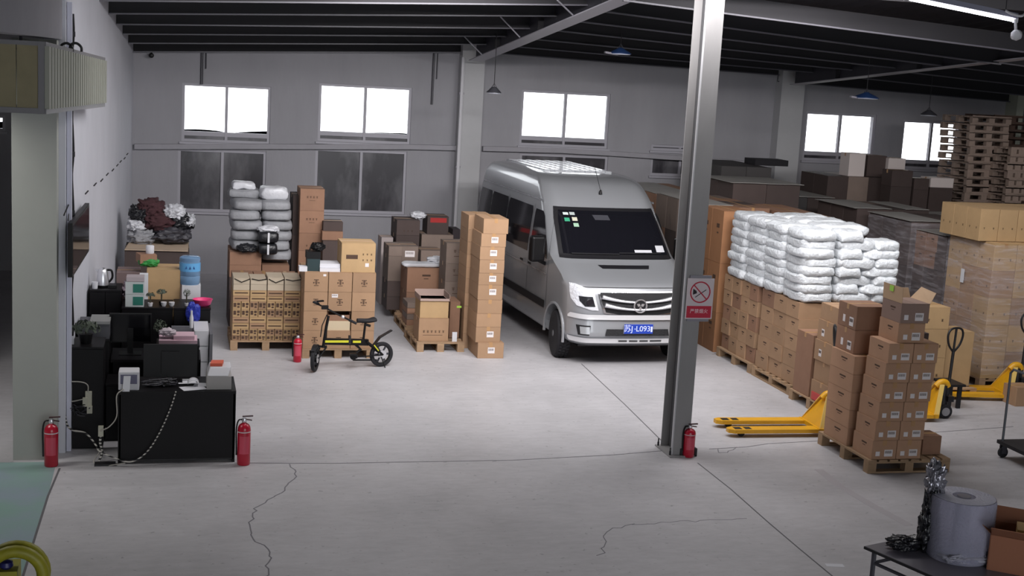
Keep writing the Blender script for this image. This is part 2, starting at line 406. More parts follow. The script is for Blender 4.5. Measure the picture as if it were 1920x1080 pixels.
def rafter(X, p0, p1, q0, q1, w=.2):
    a, c = atx(*p0, X), atx(*p1, X); e, g = atx(*q0, X), atx(*q1, X)
    ext = lambda u, v, Y: u + (v - u) * ((Y - u.y) / (v.y - u.y))
    Y0, Y1 = min(a.y, D - .3), 9.0
    A, B_ = ext(a, c, Y0), ext(a, c, Y1); E_, G = ext(e, g, Y0), ext(e, g, Y1)
    m = MB().prism([A, B_, G, E_], (.012, 0, 0)); ra = struct('rafter', m, STEEL_M)
    MB().beam(A, B_, w, .016, (0, 0, 1)).build('bottom_flange', mat('rafter_flange', '#b3b1ba', .4), ra)
    MB().beam(E_, G, w, .016).build('top_flange', STEEL_M, ra)
    for t in (.12, .3, .5, .72):
        P, Q = A.lerp(B_, t), E_.lerp(G, t); MB().prism([P + Vector((-.09, 0, .01)), P + Vector((.09, 0, .01)), Q + Vector((.09, 0, -.01)), Q + Vector((-.09, 0, -.01))], (0, .012, 0)).build('stiffener', STEEL_D, ra)
    return ra
r1 = rafter(XR1, (892, 113), (1165, 0), (905, 72), (1050, -4), w=.27)
r2 = rafter(XR2, (1490, 158), (1910, 110), (1462, 128), (1905, 62))
STR = mat('knee_brace_steel', '#9a98a0', .5)
for pa, pb, X in (((868, 66), (904, 103), 5.3), ((938, 31), (975, 70), 5.3), ((1045, 0), (1074, 28), 5.3)):
    a, c = atx(*pa, X - .35), atx(*pb, X); MB().tube([a, c], .012, 5).build('knee_brace', STR, r1)
# --- near steel column
cy = 13.1
fx0, fx1 = 5.37, 5.56
ctop = 5.45
m = MB().box(fx0, fx1, cy, cy + .014, 0, ctop)
col = struct('column_steel', m, COLM)
MB().box(fx0, fx1, cy + .36, cy + .374, 0, ctop).build('rear_flange', COLM, col)
MB().box((fx0 + fx1) / 2 - .006, (fx0 + fx1) / 2 + .006, cy + .014, cy + .36, 0, ctop).build('web', mat('column_web_shade', '#5c5c5e', .6), col)  # web coloured darker than the flanges, as a shaded recess
MB().box(fx0 - .018, fx0 - .002, cy - .002, cy + .018, .02, ctop).build('edge_highlight', mat('column_edge_highlight', '#c4c3c6', .5), col)  # pale strip painting the highlight along the flange edge
MB().box(fx0 - .05, fx1 + .05, cy - .05, cy + .42, 0, .018).build('base_plate', COLM, col)
for dx, dy in ((-.03, 0), (.22, 0), (-.03, .37), (.22, .37)): MB().lathe([(.012, .018), (.012, .06), (.008, .06), (.008, .1)], 8, Matrix.Translation((fx0 + dx, cy + dy, 0))).build('anchor_bolt', STEEL_D, col)
bo = at(1251, 834); tag(MB().lathe([(.016, 0), (.016, .01), (.009, .01), (.009, .09), (.02, .09), (.02, .115)], 10, Matrix.Translation(bo)).build('floor_bolt', STEEL_M, None, True), 'short steel bolt standing in the floor left of the grey column', 'bolt')
# --- outside: low roofs and trees that show as a ragged dark strip at the foot of the bright lights
om = mat('outside_dark', '#060507', 1, spec=0); hp = [aty(424, 247, D + .9), aty(684, 249, D + .9), aty(1059, 259, D + .9), aty(1574, 291, D + .9), aty(1740, 302, D + .9)]
def HG(x):
    return lerp_tab([(p.x, p.z) for p in hp], x)
vs = []; fs = []
n = 160
for i in range(n + 1):
    x = XW0 + (XW1 + 8 - XW0) * i / n; h = HG(x) + .03 * noise.noise(Vector((x * 1.3, 0, 0))) + .05 * noise.noise(Vector((x * 5, 3, 0)))
    vs += [(x, D + .9, 0), (x, D + .9, h), (x, D + 1.0, h), (x, D + 1.0, 0)]
for i in range(n):
    a = 4 * i; c = a + 4; fs += [(a, a + 1, c + 1, c), (a + 1, a + 2, c + 2, c + 1), (a + 2, a + 3, c + 3, c + 2)]
tag(MB().add(vs, fs).build('outdoor_hedge', om), kind='structure')
struct('ground', MB().box(-30, 50, D + .3, 60, -.3, -.1), mat('yard_ground', '#77756f', .9))

# ================================================================== CARTONS, PALLETS, BAGS
CM = {}
def carton_mesh(w, d, h, m, seam='x'):
    key = (round(w, 3), round(d, 3), round(h, 3), m.name, seam)
    if key not in CM:
        g, t = .004, .004; mb = MB()
        b_ = .004
        # body with slightly broken vertical edges
        o = [(-w / 2 + b_, -d / 2), (w / 2 - b_, -d / 2), (w / 2, -d / 2 + b_), (w / 2, d / 2 - b_), (w / 2 - b_, d / 2), (-w / 2 + b_, d / 2), (-w / 2, d / 2 - b_), (-w / 2, -d / 2 + b_)]
        mb.prism([(x, y, .002) for x, y in o], (0, 0, h - t - .004))
        e = .002
        if seam == 'x': mb.box(-w / 2 + e, w / 2 - e, -d / 2 + e, -g / 2, h - t - .001, h).box(-w / 2 + e, w / 2 - e, g / 2, d / 2 - e, h - t - .001, h)
        else: mb.box(-w / 2 + e, -g / 2, -d / 2 + e, d / 2 - e, h - t - .001, h).box(g / 2, w / 2 - e, -d / 2 + e, d / 2 - e, h - t - .001, h)
        CM[key] = mb.mesh('carton', m, fix=True)
    return CM[key]
def tape_mesh(w, d, h, seam):
    key = ('tape', round(w, 3), round(d, 3), round(h, 3), seam)
    if key not in CM:
        mb = MB(); L_ = w if seam == 'x' else d; q = .024; dr = min(.06, h * .35)
        def bx(a0, a1, b0, b1, z0, z1):
            mb.box(a0, a1, b0, b1, z0, z1) if seam == 'x' else mb.box(b0, b1, a0, a1, z0, z1)
        bx(-L_ / 2, L_ / 2, -q, q, h, h + .0015); bx(-L_ / 2 - .0015, -L_ / 2, -q, q, h - dr, h + .0015); bx(L_ / 2, L_ / 2 + .0015, -q, q, h - dr, h + .0015)
        CM[key] = mb.mesh('tape', TAPE)
    return CM[key]
def flat_mesh(name, m, rects, y=0.0):
    """thin rectangles on the front (-Y) plane: (x0,x1,z0,z1)"""
    mb = MB()
    for x0, x1, z0, z1 in rects: mb.box(x0, x1, y - .0018, y + .0002, z0, z1)
    return mb.mesh(name, m)
def glyph(x, z, s, k):
    """an illegible carton character about s high"""
    r = random.Random(k); out = [(x - s * .4, x + s * .4, z + s * .3, z + s * .42), (x - s * .06, x + s * .06, z - s * .45, z + s * .3)]
    for i in range(3):
        zz = z - s * .35 + i * s * .22; a = r.uniform(.15, .42); out.append((x - s * a, x + s * a, zz, zz + s * .09))
    return out
def carton(x0, x1, y0, y1, z0, z1, label, group=None, m=None, seam='x', tape=True, sticker=None, ink=None, rz=0, name='carton', side=None, inkm=None):
    m = m or TAN; w, d, h = x1 - x0, y1 - y0, z1 - z0
    o = link(name, carton_mesh(w, d, h, m, seam), None, ((x0 + x1) / 2, (y0 + y1) / 2, z0), rz)
    tag(o, label, 'carton' if name != 'bundle' else 'bundle', group)
    if tape: link('tape', tape_mesh(w, d, h, seam), o)
    fy = -d / 2
    for s in (sticker or []):    # (u, v, su, sv) in fractions of the front face; on the left face if s[4]=='L'
        key = ('st', round(s[2] , 3), round(s[3], 3), len(s))
        if key not in CM:
            CM[key] = MB().box(-s[2] / 2, s[2] / 2, -.002, .0002, -s[3] / 2, s[3] / 2).mesh('sticker', STK)
            if s[2] > .05: CM[(key, 'b')] = flat_mesh('barcode', INK, [(-s[2] * .4 + s[2] * .8 * i / 7, -s[2] * .4 + s[2] * .8 * i / 7 + s[2] * .05, -s[3] * .05, s[3] * .32) for i in range(7)], -.002)
        if len(s) > 4: q = link('sticker', CM[key], o, (-w / 2, (.5 - s[0]) * d, s[1] * h), -PI / 2)
        else: q = link('sticker', CM[key], o, ((s[0] - .5) * w, fy, s[1] * h))
        if (key, 'b') in CM: link('barcode', CM[(key, 'b')], q)
    if ink:
        key = ('ink', round(w, 3), round(h, 3), str(ink))
        if key not in CM: CM[key] = flat_mesh('print', inkm or INK, INKS[ink](w, h))
        link('print', CM[key], o, (0, fy, 0))
    if side:
        key = ('side', round(d, 3), round(h, 3), str(side))
        if key not in CM: CM[key] = flat_mesh('print', INK, INKS[side](d, h))
        link('print', CM[key], o, (-w / 2, 0, 0), -PI / 2)
    return o
INKS = {
    'title': lambda w, h: sum([glyph((i - 1.5) * w * .13, h * .62, w * .10, i) for i in range(4)], []) + [(-w * .12, w * .12, h * .46, h * .475)],
    'crest': lambda w, h: sum([glyph(0, h * .5, w * .26, 3)], []) + [(-w * .13, -w * .09, h * .42, h * .5), (w * .09, w * .13, h * .42, h * .5), (-w * .1, w * .1, h * .3, h * .33)],
    'low': lambda w, h: sum([glyph((i - 1) * w * .17, h * .28, w * .09, i + 9) for i in range(3)], []),
    'row': lambda w, h: sum([glyph((i - 2.5) * w * .13, h * .42, w * .09, i + 5) for i in range(6)], []) + [(-w * .36, w * .3, h * .26, h * .275)],
    'panel': lambda w, h: [(-w * .36, -w * .02, h * .46, h * .60)] + sum([glyph(w * (.14 + .12 * (i % 3)), h * (.62 - .2 * (i // 3)), w * .06, i) for i in range(6)], []),
    'small': lambda w, h: [(-w * .40, -w * .06, h * .30, h * .82), (w * .04, w * .40, h * .52, h * .84), (w * .06, w * .36, h * .2, h * .42)],
    'line': lambda w, h: [(-w * .40, w * .40, h * .42, h * .62)],
    'mark': lambda w, h: [(-w * .05, w * .2, h * .66, h * .74), (-w * .0, w * .14, h * .55, h * .58)],
    'pair': lambda w, h: glyph(-w * .12, h * .6, w * .15, 1) + glyph(w * .1, h * .6, w * .15, 2) + [(-w * .16, w * .14, h * .34, h * .37)],
    'arrows': lambda w, h: glyph(-w * .25, h * .4, w * .10, 4) + glyph(w * .25, h * .4, w * .10, 6),
    'redtop': lambda w, h: [(-w * .36, w * .40, h * .66, h * .92)],
}
def stackpx(px0, px1, ys, Y, depth, who, group, m=None, ground=None, jit=0, **kw):
    """a stack whose front face fills px0..px1; ys = pixel heights of the joints from the bottom up"""
    xm = (px0 + px1) / 2; zs = [aty(xm, y, Y).z for y in ys]
    if ground is not None: zs[0] = ground
    out = []; n = len(zs) - 1
    for i in range(n):
        ym = (ys[i] + ys[i + 1]) / 2
        # lean of the image verticals is handled by the lens: keep the lowest carton's place
        a = aty(px0, ys[0], Y).x if i == 0 else out[0][0]; c = aty(px1, ys[0], Y).x if i == 0 else out[0][1]
        out.append((a, c))
        j = random.uniform(-jit, jit)
        k = {q: (v[i] if isinstance(v, list) else v) for q, v in kw.items()}
        place = ORD[i] if i < n - 1 else 'topmost'
        lb = who % place if '%s' in who else who
        carton(a + j, c + j, Y, Y + depth, zs[i], zs[i + 1], lb, group, m[i] if isinstance(m, list) else m, **k)
    return out[0][0], out[0][1], zs
PLANK = {}
def pallet(x0, x1, y0, y1, z0, label, group, h=.14, m=None, along='y', opened='front', n=5):
    """entry openings face -Y when along == 'y' (three runners run along Y)"""
    m = m or WOOD; w, d = x1 - x0, y1 - y0
    o = empty('pallet', ((x0 + x1) / 2, (y0 + y1) / 2, z0), label, 'pallet', group)
    def B_(nm, sx, sy, sz, loc):
        k = (round(sx, 3), round(sy, 3), round(sz, 3), m.name, nm)
        if k not in PLANK: PLANK[k] = MB().box(-sx / 2, sx / 2, -sy / 2, sy / 2, 0, sz).mesh(nm, m)
        return link(nm, PLANK[k], o, loc)
    t = .02; bw = .1
    for i in range(n):          # deck planks across
        y = -d / 2 + bw / 2 + (d - bw) * i / (n - 1)
        if along == 'y': B_('plank', w, bw, t, (0, y, h - t))
        else: B_('plank', bw, d, t, (-w / 2 + bw / 2 + (w - bw) * i / (n - 1), 0, h - t))
    for i in (-1, 0, 1):
        if along == 'y':
            B_('runner', bw, d, t, (i * (w - bw) / 2, 0, 0)); B_('stringer', bw, d, t, (i * (w - bw) / 2, 0, h - 2 * t))
        else:
            B_('runner', w, bw, t, (0, i * (d - bw) / 2, 0)); B_('stringer', w, bw, t, (0, i * (d - bw) / 2, h - 2 * t))
        for j in (-1, 0, 1): B_('block', bw, bw, h - 3 * t, (i * (w - bw) / 2, j * (d - bw) / 2, t))
    return o
def block(X0, X1, Y0, Y1, Z0, Z1, nx, ny, nz, label, group, ms, jx=0, seam='y', top=True, **kw):
    """a pallet load: only its outer cartons (front, left flank, top) are built"""
    dx, dy, dz = (X1 - X0) / nx, (Y1 - Y0) / ny, (Z1 - Z0) / nz; rr_ = random.Random(int(X0 * 91 + Y0 * 37)); g = .006
    for k in range(nz):
        for i in range(nx):
            for j in range(ny):
                if not (i == 0 or j == 0 or (k == nz - 1 and top)): continue
                ox = rr_.uniform(0, jx) if i == 0 else 0
                oy = rr_.uniform(0, jx) if j == 0 else 0
                lv = ORD[k] + ' layer' if k < nz - 1 else 'top layer'
                q = dict(kw)
                if 'tape' in q and q['tape'] == 'top': q['tape'] = (k == nz - 1)
                face = 'front, %s across' % ORDL[i] if j == 0 else ('left flank, %s back' % ORDL[j] if i == 0 else 'inside, %s across, %s back' % (ORDL[i], ORDL[j]))
                lb = label.replace(', @', '').replace(' @', '').replace(' #,', ',').replace(' #', '')
                carton(X0 + i * dx + ox + g / 2, X0 + (i + 1) * dx - g / 2 + ox * .0, Y0 + j * dy + oy + g / 2, Y0 + (j + 1) * dy - g / 2, Z0 + k * dz, Z0 + (k + 1) * dz,
                       '%s, %s, %s' % (lb, lv, face) if len((lb + ' ' + lv + ' ' + face).split()) <= 16 else '%s, %s' % (lb, face), group, ms[rr_.randrange(len(ms))], seam, **q)
def pillow(w, d, h, seed, m, name='filled_bag', amp=.012, nu=20, nv=8):
    r = random.Random(seed); off = Vector((r.uniform(0, 50), r.uniform(0, 50), r.uniform(0, 50))); vs = []; fs = []
    def se(a, e): c = math.cos(a); return math.copysign(abs(c) ** e, c)
    for j in range(nv + 1):
        ph = -PI / 2 + PI * j / nv; cz = math.sin(ph); rr_ = max(.02, math.cos(ph)) ** .3
        z = math.copysign(abs(cz) ** .6, cz) * h / 2
        for i in range(nu):
            a = 2 * PI * i / nu; x = se(a, .38) * w / 2 * rr_; y = se(a - PI / 2, .38) * d / 2 * rr_
            p = Vector((x, y, z)); nn = noise.noise_vector(p * 9 + off) * amp + noise.noise_vector(p * 26 + off) * amp * .55
            nn.z *= .8
            # sag a little in the middle of the long sides, puckered corners
            vs.append(p + nn + Vector((0, 0, h / 2)))
    for j in range(nv):
        for i in range(nu):
            i2 = (i + 1) % nu; fs.append((j * nu + i, j * nu + i2, (j + 1) * nu + i2, (j + 1) * nu + i))
    fs.append(tuple(range(nu))[::-1]); fs.append(tuple(range(nv * nu, nv * nu + nu)))
    return MB().add(vs, fs).mesh(name, m, True)
def blob(c, d, seed, m, name, parent=None, amp=.3, fr=2.4, sub=4, flat=.8):
    """crumpled heap of sheet or cloth"""
    bm = bmesh.new(); bmesh.ops.create_icosphere(bm, subdivisions=sub, radius=1); off = Vector((seed * 7.3, seed * 3.1, seed))
    for v in bm.verts:
        p = v.co.copy(); k = 1 + amp * (noise.noise(p * fr + off) - 1.3 * abs(noise.noise(p * fr * 1.6 + off)) + .9 * abs(noise.noise(p * fr * 3.3 + off)) + .45 * noise.noise(p * fr * 6 + off))
        p *= k; p.x = math.copysign(min(abs(p.x), 1) ** flat, p.x); p.y = math.copysign(min(abs(p.y), 1) ** flat, p.y); p.z = max(-1, p.z)
        v.co = Vector((p.x * d[0] / 2, p.y * d[1] / 2, (p.z + 1) * d[2] / 2))
    me = bpy.data.meshes.new(name); bm.to_mesh(me); bm.free(); me.materials.append(m)
    for p in me.polygons: p.use_smooth = (p.index % 3 != 0)
    return link(name, me, parent, c)

# --- A: pallet of small printed cartons (left)
YA = 18.5
ax0, ax1 = at(434, 656).x, aty(561, 655, YA).x
pallet(ax0 - .02, ax1 + .02, YA - .02, YA + 1.0, 0, 'pale wooden pallet under the small printed cartons left of the folding bike', None)
zs = [aty(497, y, YA).z for y in (641, 629, 617, 606, 595, 580.5, 566, 555.5, 545)]; zs[0] = .14
cw = (ax1 - ax0) / 4
for k in range(8):
    printed = k in (0, 1, 4, 5)
    for i in range(4):
        for j in range(2 if printed else 1):
            a = ax0 + i * cw + j * cw / 2 + .004; c = a + (cw / 2 if printed else cw) - .008
            jy = random.uniform(0, .012)
            carton(a, c, YA + jy, YA + .48, zs[k], zs[k + 1], 'small %s carton, %s row up, %s from left, pallet left of the bike' % ('printed' if printed else 'flat', ORD[k], ORDL[i * 2 + j if printed else i]),
                   'small cartons on the left pallet', LTAN if (i + k) % 3 else TAN, tape=False, ink='small' if printed else 'line', name='small_carton')
zt = aty(497, 522, YA).z
for i in range(4):
    a = ax0 + i * cw + .006; dz = (0, -.02, .01, .01)[i]
    for l in range(2):
        z = zs[8] + (zt - zs[8]) * l / 2
        carton(a, a + cw - .012, YA + .01, YA + .5, z, zs[8] + (zt - zs[8]) * (l + 1) / 2 + (dz if l else 0), 'pale %s bundle of flat board on the small cartons, %s from left' % (['lower', 'upper'][l], ORDL[i]),
               'pale bundles on the small cartons', mat('pale_board', '#b7a995', .85, rnd=.08), tape=False, name='bundle')
mbs = MB()
for i in range(4): mbs.tube([(ax0 + i * cw + .02, YA + .004, zt - .01), (ax0 + (i + .5) * cw, YA + .0, zt - .06 + .03 * (i % 2)), (ax0 + (i + 1) * cw, YA + .004, zt - .01)], .006, 5)
tag(mbs.build('strap', BLACKP), 'dark strap sagging along the pale bundles on the small cartons', 'strap')
block(ax0 + .01, ax1, YA + .52, YA + 1.0, .14, zt - .05, 3, 1, 4, 'tan carton of the rear row behind small printed cartons, @', 'cartons behind the small printed ones', [TAN, BROWN])
# --- B: pallet of larger crested cartons behind the bike
YB = 18.0
bx0, bx1 = aty(567, 640, YB).x, aty(701, 640, YB).x
pallet(bx0, bx1, YB - .02, YB + 1.0, 0, 'wooden pallet under the crested cartons behind the folding bike', None, h=.135)
zs = [.135] + [aty(635, y, YB).z for y in (620, 583.5, 547.5, 511)]
cw = (bx1 - bx0) / 3
for k in range(4):
    for i in range(3):
        if i == 1 and k in (1,): continue
        y0 = YB
        lb = 'tan carton with brown crest, %s row, %s column of the stack behind the bike' % (ORD[k] if k < 3 else 'top', ['left', 'middle', 'right'][i])
        st = None
        if (k, i) == (3, 0): st = [(.85, .85, .04, .03)]
        if (k, i) == (2, 1): st = [(.28, .8, .085, .05)]
        carton(bx0 + i * cw + .004, bx0 + (i + 1) * cw - .004, y0, YB + .5, zs[k], zs[k + 1], lb, None, TAN, ink='crest', sticker=st)
# open carton and foam slab in the middle of the second row
zm = zs[1]; xa, xb = bx0 + cw + .01, bx0 + 2 * cw - .01
tag(MB().box(xa, xb, YB + .02, YB + .46, zm, zm + .13).build('foam_slab', mat('pale_foam', '#c3b296', .9)), 'pale foam slab in the gap of the crested carton stack behind the bike', 'foam')
zt2 = zs[2]
o = MB().box(xa, xb, YB + .04, YB + .45, zm + .13, zm + .14).box(xa, xb, YB + .04, YB + .05, zm + .14, zt2 - .06).box(xa, xa + .006, YB + .04, YB + .45, zm + .14, zt2).box(xb - .006, xb, YB + .04, YB + .45, zm + .14, zt2).box(xa, xb, YB + .444, YB + .45, zm + .14, zt2).build('open_carton', BROWN)
tag(o, 'brown open tray carton above the foam slab in the stack behind the bike', 'carton')
block(bx0 + .02, bx1 - .01, YB + .52, YB + 1.0, .135, zs[4] - .02, 3, 1, 4, 'tan carton # of the rear row behind the crested cartons, @', 'cartons behind the crested ones', [TAN])
ztop = zs[4]
q = Fr(640, 704, 456, 510, YB + .03)
carton(q[0], q[1], YB + .03, YB + .5, ztop, q[3], 'large pale carton with dark printed panel and round white sticker on the crested stack', None, LTAN, ink='panel', sticker=[(.76, .26, .05, .05)])
q = Fr(600, 638, 495, 510, YB + .05)
for i in range(2):
    zz = ztop + i * (q[3] - ztop) / 2
    tag(MB().box(q[0], q[1], YB + .05 + .02 * i, YB + .4, zz, zz + (q[3] - ztop) / 2 - .003).build('white_box', PAPER), 'flat white box, %s of two beside the large pale carton' % ['lower', 'upper'][i], 'box')
q = Fr(561, 576, 500, 511, YB + .05); tag(MB().box(q[0], q[1], YB + .04, YB + .2, ztop, q[3]).build('white_box', PAPER), 'small white box at the left end of the crested stack', 'box')
# dark green toolbox with black bag
q = Fr(576, 600, 466, 511, YB + .1)
t = wroot('tool_case', ((q[0] + q[1]) / 2, YB + .2, ztop), 'black and dark green tool case standing on the crested carton stack', 'case')
MB().box(q[0], q[1], YB + .08, YB + .3, ztop, ztop + .17).build('case_body', mat('dark_green_plastic', '#1c3134', .5), t)
MB().box(q[0] - .01, q[1] + .005, YB + .08, YB + .3, ztop + .17, ztop + .27).build('case_lid', BLACKP, t)
MB().tube(bez([(q[0] + .03, YB + .18, ztop + .26), (q[0] + .07, YB + .18, ztop + .34), (q[1] - .03, YB + .18, ztop + .26)]), .01, 6).build('handle', BLACKP, t)
blob((q[1] - .02, YB + .2, ztop + .27), (.2, .16, .12), 3, BLACKP, 'black_bag').select_set(False)
tag(bpy.data.objects['black_bag'], 'crumpled black bag lying on the dark tool case', 'bag')
# --- C: tall stack and its neighbours behind B
YC = 20.4
g = 'tall brown stack behind the crested cartons'
stackpx(556, 601, (600, 556, 512, 470, 437, 395, 354), YC, .55, 'brown printed carton, %s of the tall stack under the second window', None, [BROWN] * 6, ground=0, ink=['mark'] * 2 + ['low', 'low', 'title', 'title'])
stackpx(543, 556, (600, 520, 440, 366), YC + .25, .6, 'dark carton showing left of the tall brown stack, %s of three', None, [DKBR] * 3, ground=0)
stackpx(601, 640, (590, 540, 495, 452), YC - .3, .5, 'dark brown carton right of the tall stack, %s of three', None, [DKBR, BROWN, DKBR], ground=0, ink=[None, 'mark', None], inkm=RINK)
zq = aty(620, 452, YC - .3).z
q = Fr(604, 643, 434, 452, YC - .2); carton(q[0], q[1], YC - .2, YC + .25, zq, q[3], 'low dark carton near the top of the stack under the second window', None, BROWN)
q2 = Fr(606, 643, 416, 434, YC - .15); carton(q2[0], q2[1], YC - .15, YC + .2, q[3], q2[3], 'dark reddish carton topping the short stack under the second window', None, DKBR)
# --- D: grey sacks and bales on cartons
YD = 20.5
sx0, sx1, szs = stackpx(428, 487, (612, 520, 497, 473), YD - .3, .8, 'brown carton, %s under the pile of grey sacks', None, [DKBR, BROWN, BROWN], ground=0)
pz = szs[-1]
q = Fr(490, 541, 497, 610, YD - .3); carton(q[0], q[1], YD - .3, YD + .4, 0, q[3], 'brown carton with torn lid right of the sack pile cartons', None, BROWN)
zb2 = q[3]
GB = mat('grey_woven_sack', '#8d8e92', .6, var=.1, vscale=10, bump=.3, bscale=30, spec=.5); GBW = mat('glossy_white_bag', '#c8c9ce', .35, bump=.4, bscale=20)
x0_, x1_ = sx0, aty(540, 560, YD).x; wd = (x1_ - x0_) / 2
sk = [pillow(wd * 1.02, .75, .165, i, GB, 'sack') for i in range(4)]
lay = 0; z = pz
for k in range(6):
    for i in range(2):
        if (k, i) == (5, 0): continue
        zz = (pz if i == 0 else zb2 + .04) + k * .155
        if k < 2 and i == 1: pass
        o = link('sack', sk[(k + 2 * i) % 4], None, (x0_ + wd * (i + .5) + random.uniform(-.03, .03), YD + .15 + random.uniform(-.03, .03), zz), random.uniform(-.08, .08) + (PI if k % 2 else 0))
        tag(o, 'grey woven sack, %s of the %s column in the sack pile under the left window' % (ORD[k] if k < 4 + i else 'topmost', ['left', 'right'][i]), 'sack')
o = link('sack', pillow(.42, .4, .2, 9, GBW, 'sack', .03), None, (x0_ + wd * 1.5 - .03, YD + .12, zb2 + .04 + 6 * .155)); tag(o, 'crumpled white sack lying on top of the right sack column', 'sack')
o = link('sack', pillow(.5, .4, .14, 11, GB, 'sack', .03), None, (x0_ + wd * .5, YD + .3, pz + 5 * .155)); tag(o, 'flat grey sack at the very top of the left sack column', 'sack')
o = link('sack', pillow(.36, .3, .12, 12, GBW, 'sack', .03), None, (x0_ + wd * .45, YD + .3, pz + 5 * .155 + .13)); tag(o, 'pale folded bag lying on the top left sack under the window', 'bag')
BKW = mat('black_wrapped_bale', '#1d1e22', .35, var=.3, vscale=20, bump=.3)
bz = zb2 + .01
for i, (xa, xb, ya, yb) in enumerate([(484, 520, 456, 477), (484, 522, 434, 455)]):
    q = Fr(xa, xb, ya, yb, YD - .38); o = link('bale', pillow(q[1] - q[0], .34, q[3] - q[2], 20 + i, BKW, 'bale', .012), None, ((q[0] + q[1]) / 2, YD - .3, q[2]))
    tag(o, '%s black wrapped bale with white tie in front of the grey sacks' % ['lower', 'upper'][i], 'bale')
    xm = (q[0] + q[1]) / 2; MB().box(-.015, .015, -.18, -.17, .01, q[3] - q[2] - .01).build('tie', PAPER, o)
o = blob(((q[0] + q[1]) / 2, YD - .3, q[3] - .02), (.34, .25, .1), 5, GBW, 'white_bag'); tag(o, 'crumpled white bag on the upper black bale', 'bag')
q = Fr(444, 482, 452, 466, YD - .35); o = blob(((q[0] + q[1]) / 2, YD - .28, szs[-1]), (q[1] - q[0], .3, .13), 6, BKW, 'black_bag'); tag(o, 'black and white bag on the carton below the grey sacks', 'bag')
# --- E: heap on the long carton by the left wall
YE = 20.6
q = Fr(233, 354, 470, 600, YE); ex0 = max(q[0], wallx(YE) + .08)
zE = q[3]
carton(ex0, q[1], YE, YE + .9, 0, zE * .5, 'long dark brown carton at the bottom of the heap in the left corner', None, DKBR)
carton(ex0, q[1], YE, YE + .9, zE * .5, zE, 'long brown carton under the cardboard sheet in the left corner', None, DKBR)
a = Vector((ex0 + .02, YE - .02, zE)); ln = q[1] - ex0
vs = [(ex0 - .0, YE - .03, zE + .002), (q[1] - .02, YE - .05, zE + .002), (q[1] - .0, YE + .75, zE + .06), (ex0 + .1, YE + .75, zE + .10)]
tag(MB().prism(vs, (0, 0, .012)).build('cardboard_sheet', mat('pale_sheet_board', '#b5a18c', .85, var=.06)), 'pale cardboard sheet lying on the long brown carton in the left corner', 'cardboard')
DT = mat('dark_tarpaulin', '#3a393f', .5, var=.2, vscale=6, bump=.4, bscale=12); MAR = mat('maroon_cloth', '#43272b', .9, var=.2, vscale=6)
zE += .05
xx = [(284, 357, 425, 455, DT, 'dark grey tarpaulin bundle on the heap by the left wall', 'tarpaulin', 1.2), (240, 290, 432, 458, GB, 'grey crumpled plastic at the lower left of the heap by the wall', 'bag', 2.2),
      (240, 275, 412, 436, GBW, 'white crumpled bag at the left end of the heap', 'bag', 3.1), (268, 330, 402, 430, MAR, 'maroon cloth bundle across the middle of the heap by the left wall', 'cloth', 4.7),
      (318, 362, 405, 432, BKW, 'black bag at the right of the heap by the left wall', 'bag', 5.5), (260, 310, 378, 408, MAR, 'maroon cloth on the very top of the heap by the left wall', 'cloth', 6.9),
      (308, 346, 390, 410, GBW, 'shiny white plastic on top of the heap by the left wall', 'bag', 7.7), (243, 275, 390, 415, BKW, 'black bundle on the upper left of the heap', 'bag', 8.4), (345, 364, 408, 425, GBW, 'small white bag hanging at the right edge of the heap', 'bag', 9.9)]
for i, (xa, xb, ya, yb, m_, lb, ct, sd) in enumerate(xx):
    Yq = YE + .25 + .03 * (i % 3); q = Fr(xa, xb, ya, yb, Yq); xa_ = max(q[0], wallx(Yq) + .05)
    o = blob(((xa_ + q[1]) / 2, Yq + .2, max(q[2] - .03, zE - .03)), (q[1] - xa_ + .05, .5, q[3] - q[2] + .06), sd, m_, {'bag': 'crumpled_bag', 'cloth': 'cloth_bundle', 'tarpaulin': 'tarpaulin'}[ct], amp=.35); tag(o, lb, ct)

# --- G: row of pallets with mixed cartons running back to the wall
for i, (xa, ya) in enumerate([(3.46, 18.4), (3.50, 19.62), (3.56, 20.84), (3.62, 22.06)]):
    pallet(xa, xa + (.70 if i == 0 else 1.05), ya, ya + 1.12, 0, 'wooden pallet, %s from the front, in the row between the bike and the van' % ORDL[i], 'pallets beside the van', n=6)
P0 = .14
q = Fr(786, 842, 564, 632, 18.5)
zm = (P0 + q[3]) / 2 - .02
carton(q[0], q[1], 18.5, 18.95, P0, zm + .06, 'tan carton printed with a row of characters on the front pallet by the tall stack', None, TAN, ink='row')
carton(q[0] + .01, q[1] - .01, 18.52, 18.93, zm + .06, q[3], 'shallow tan carton on the row-printed carton of the front pallet', None, LTAN, tape=False)
x0, x1, z1 = q[0], q[1], q[3]
o = MB().box(x0, x1, 18.5, 18.505, z1, z1 + .03).box(x0, x1, 18.94, 18.945, z1, z1 + .1).box(x0, x0 + .005, 18.5, 18.94, z1, z1 + .07).box(x1 - .005, x1, 18.5, 18.94, z1, z1 + .09).box(x0, x1, 18.5, 18.94, z1 - .004, z1).build('carton_flaps', mat('pinkish_board', '#a58f86', .85))
tag(o, 'open pinkish board tray with raised edges on top of the front pallet cartons', 'tray')
q = Fr(843, 876, 566, 628, 18.75)
carton(q[0], 4.15, 18.75, 19.2, P0, q[3], 'brown carton with a green sticker on the front pallet', None, BROWN, tape=False)
MB().box(q[0] + .1, q[0] + .17, 18.747, 18.75, q[3] - .09, q[3] - .06).build('green_sticker', mat('lime_sticker', '#9fd04a', .5), None)
tag(bpy.data.objects['green_sticker'], 'lime green sticker near the top of the brown carton', 'sticker')
tag(MB().box(3.99, 4.06, 18.47, 18.49, P0, P0 + .14).build('white_card', PAPER), 'white card standing on the front pallet between two cartons', 'card')
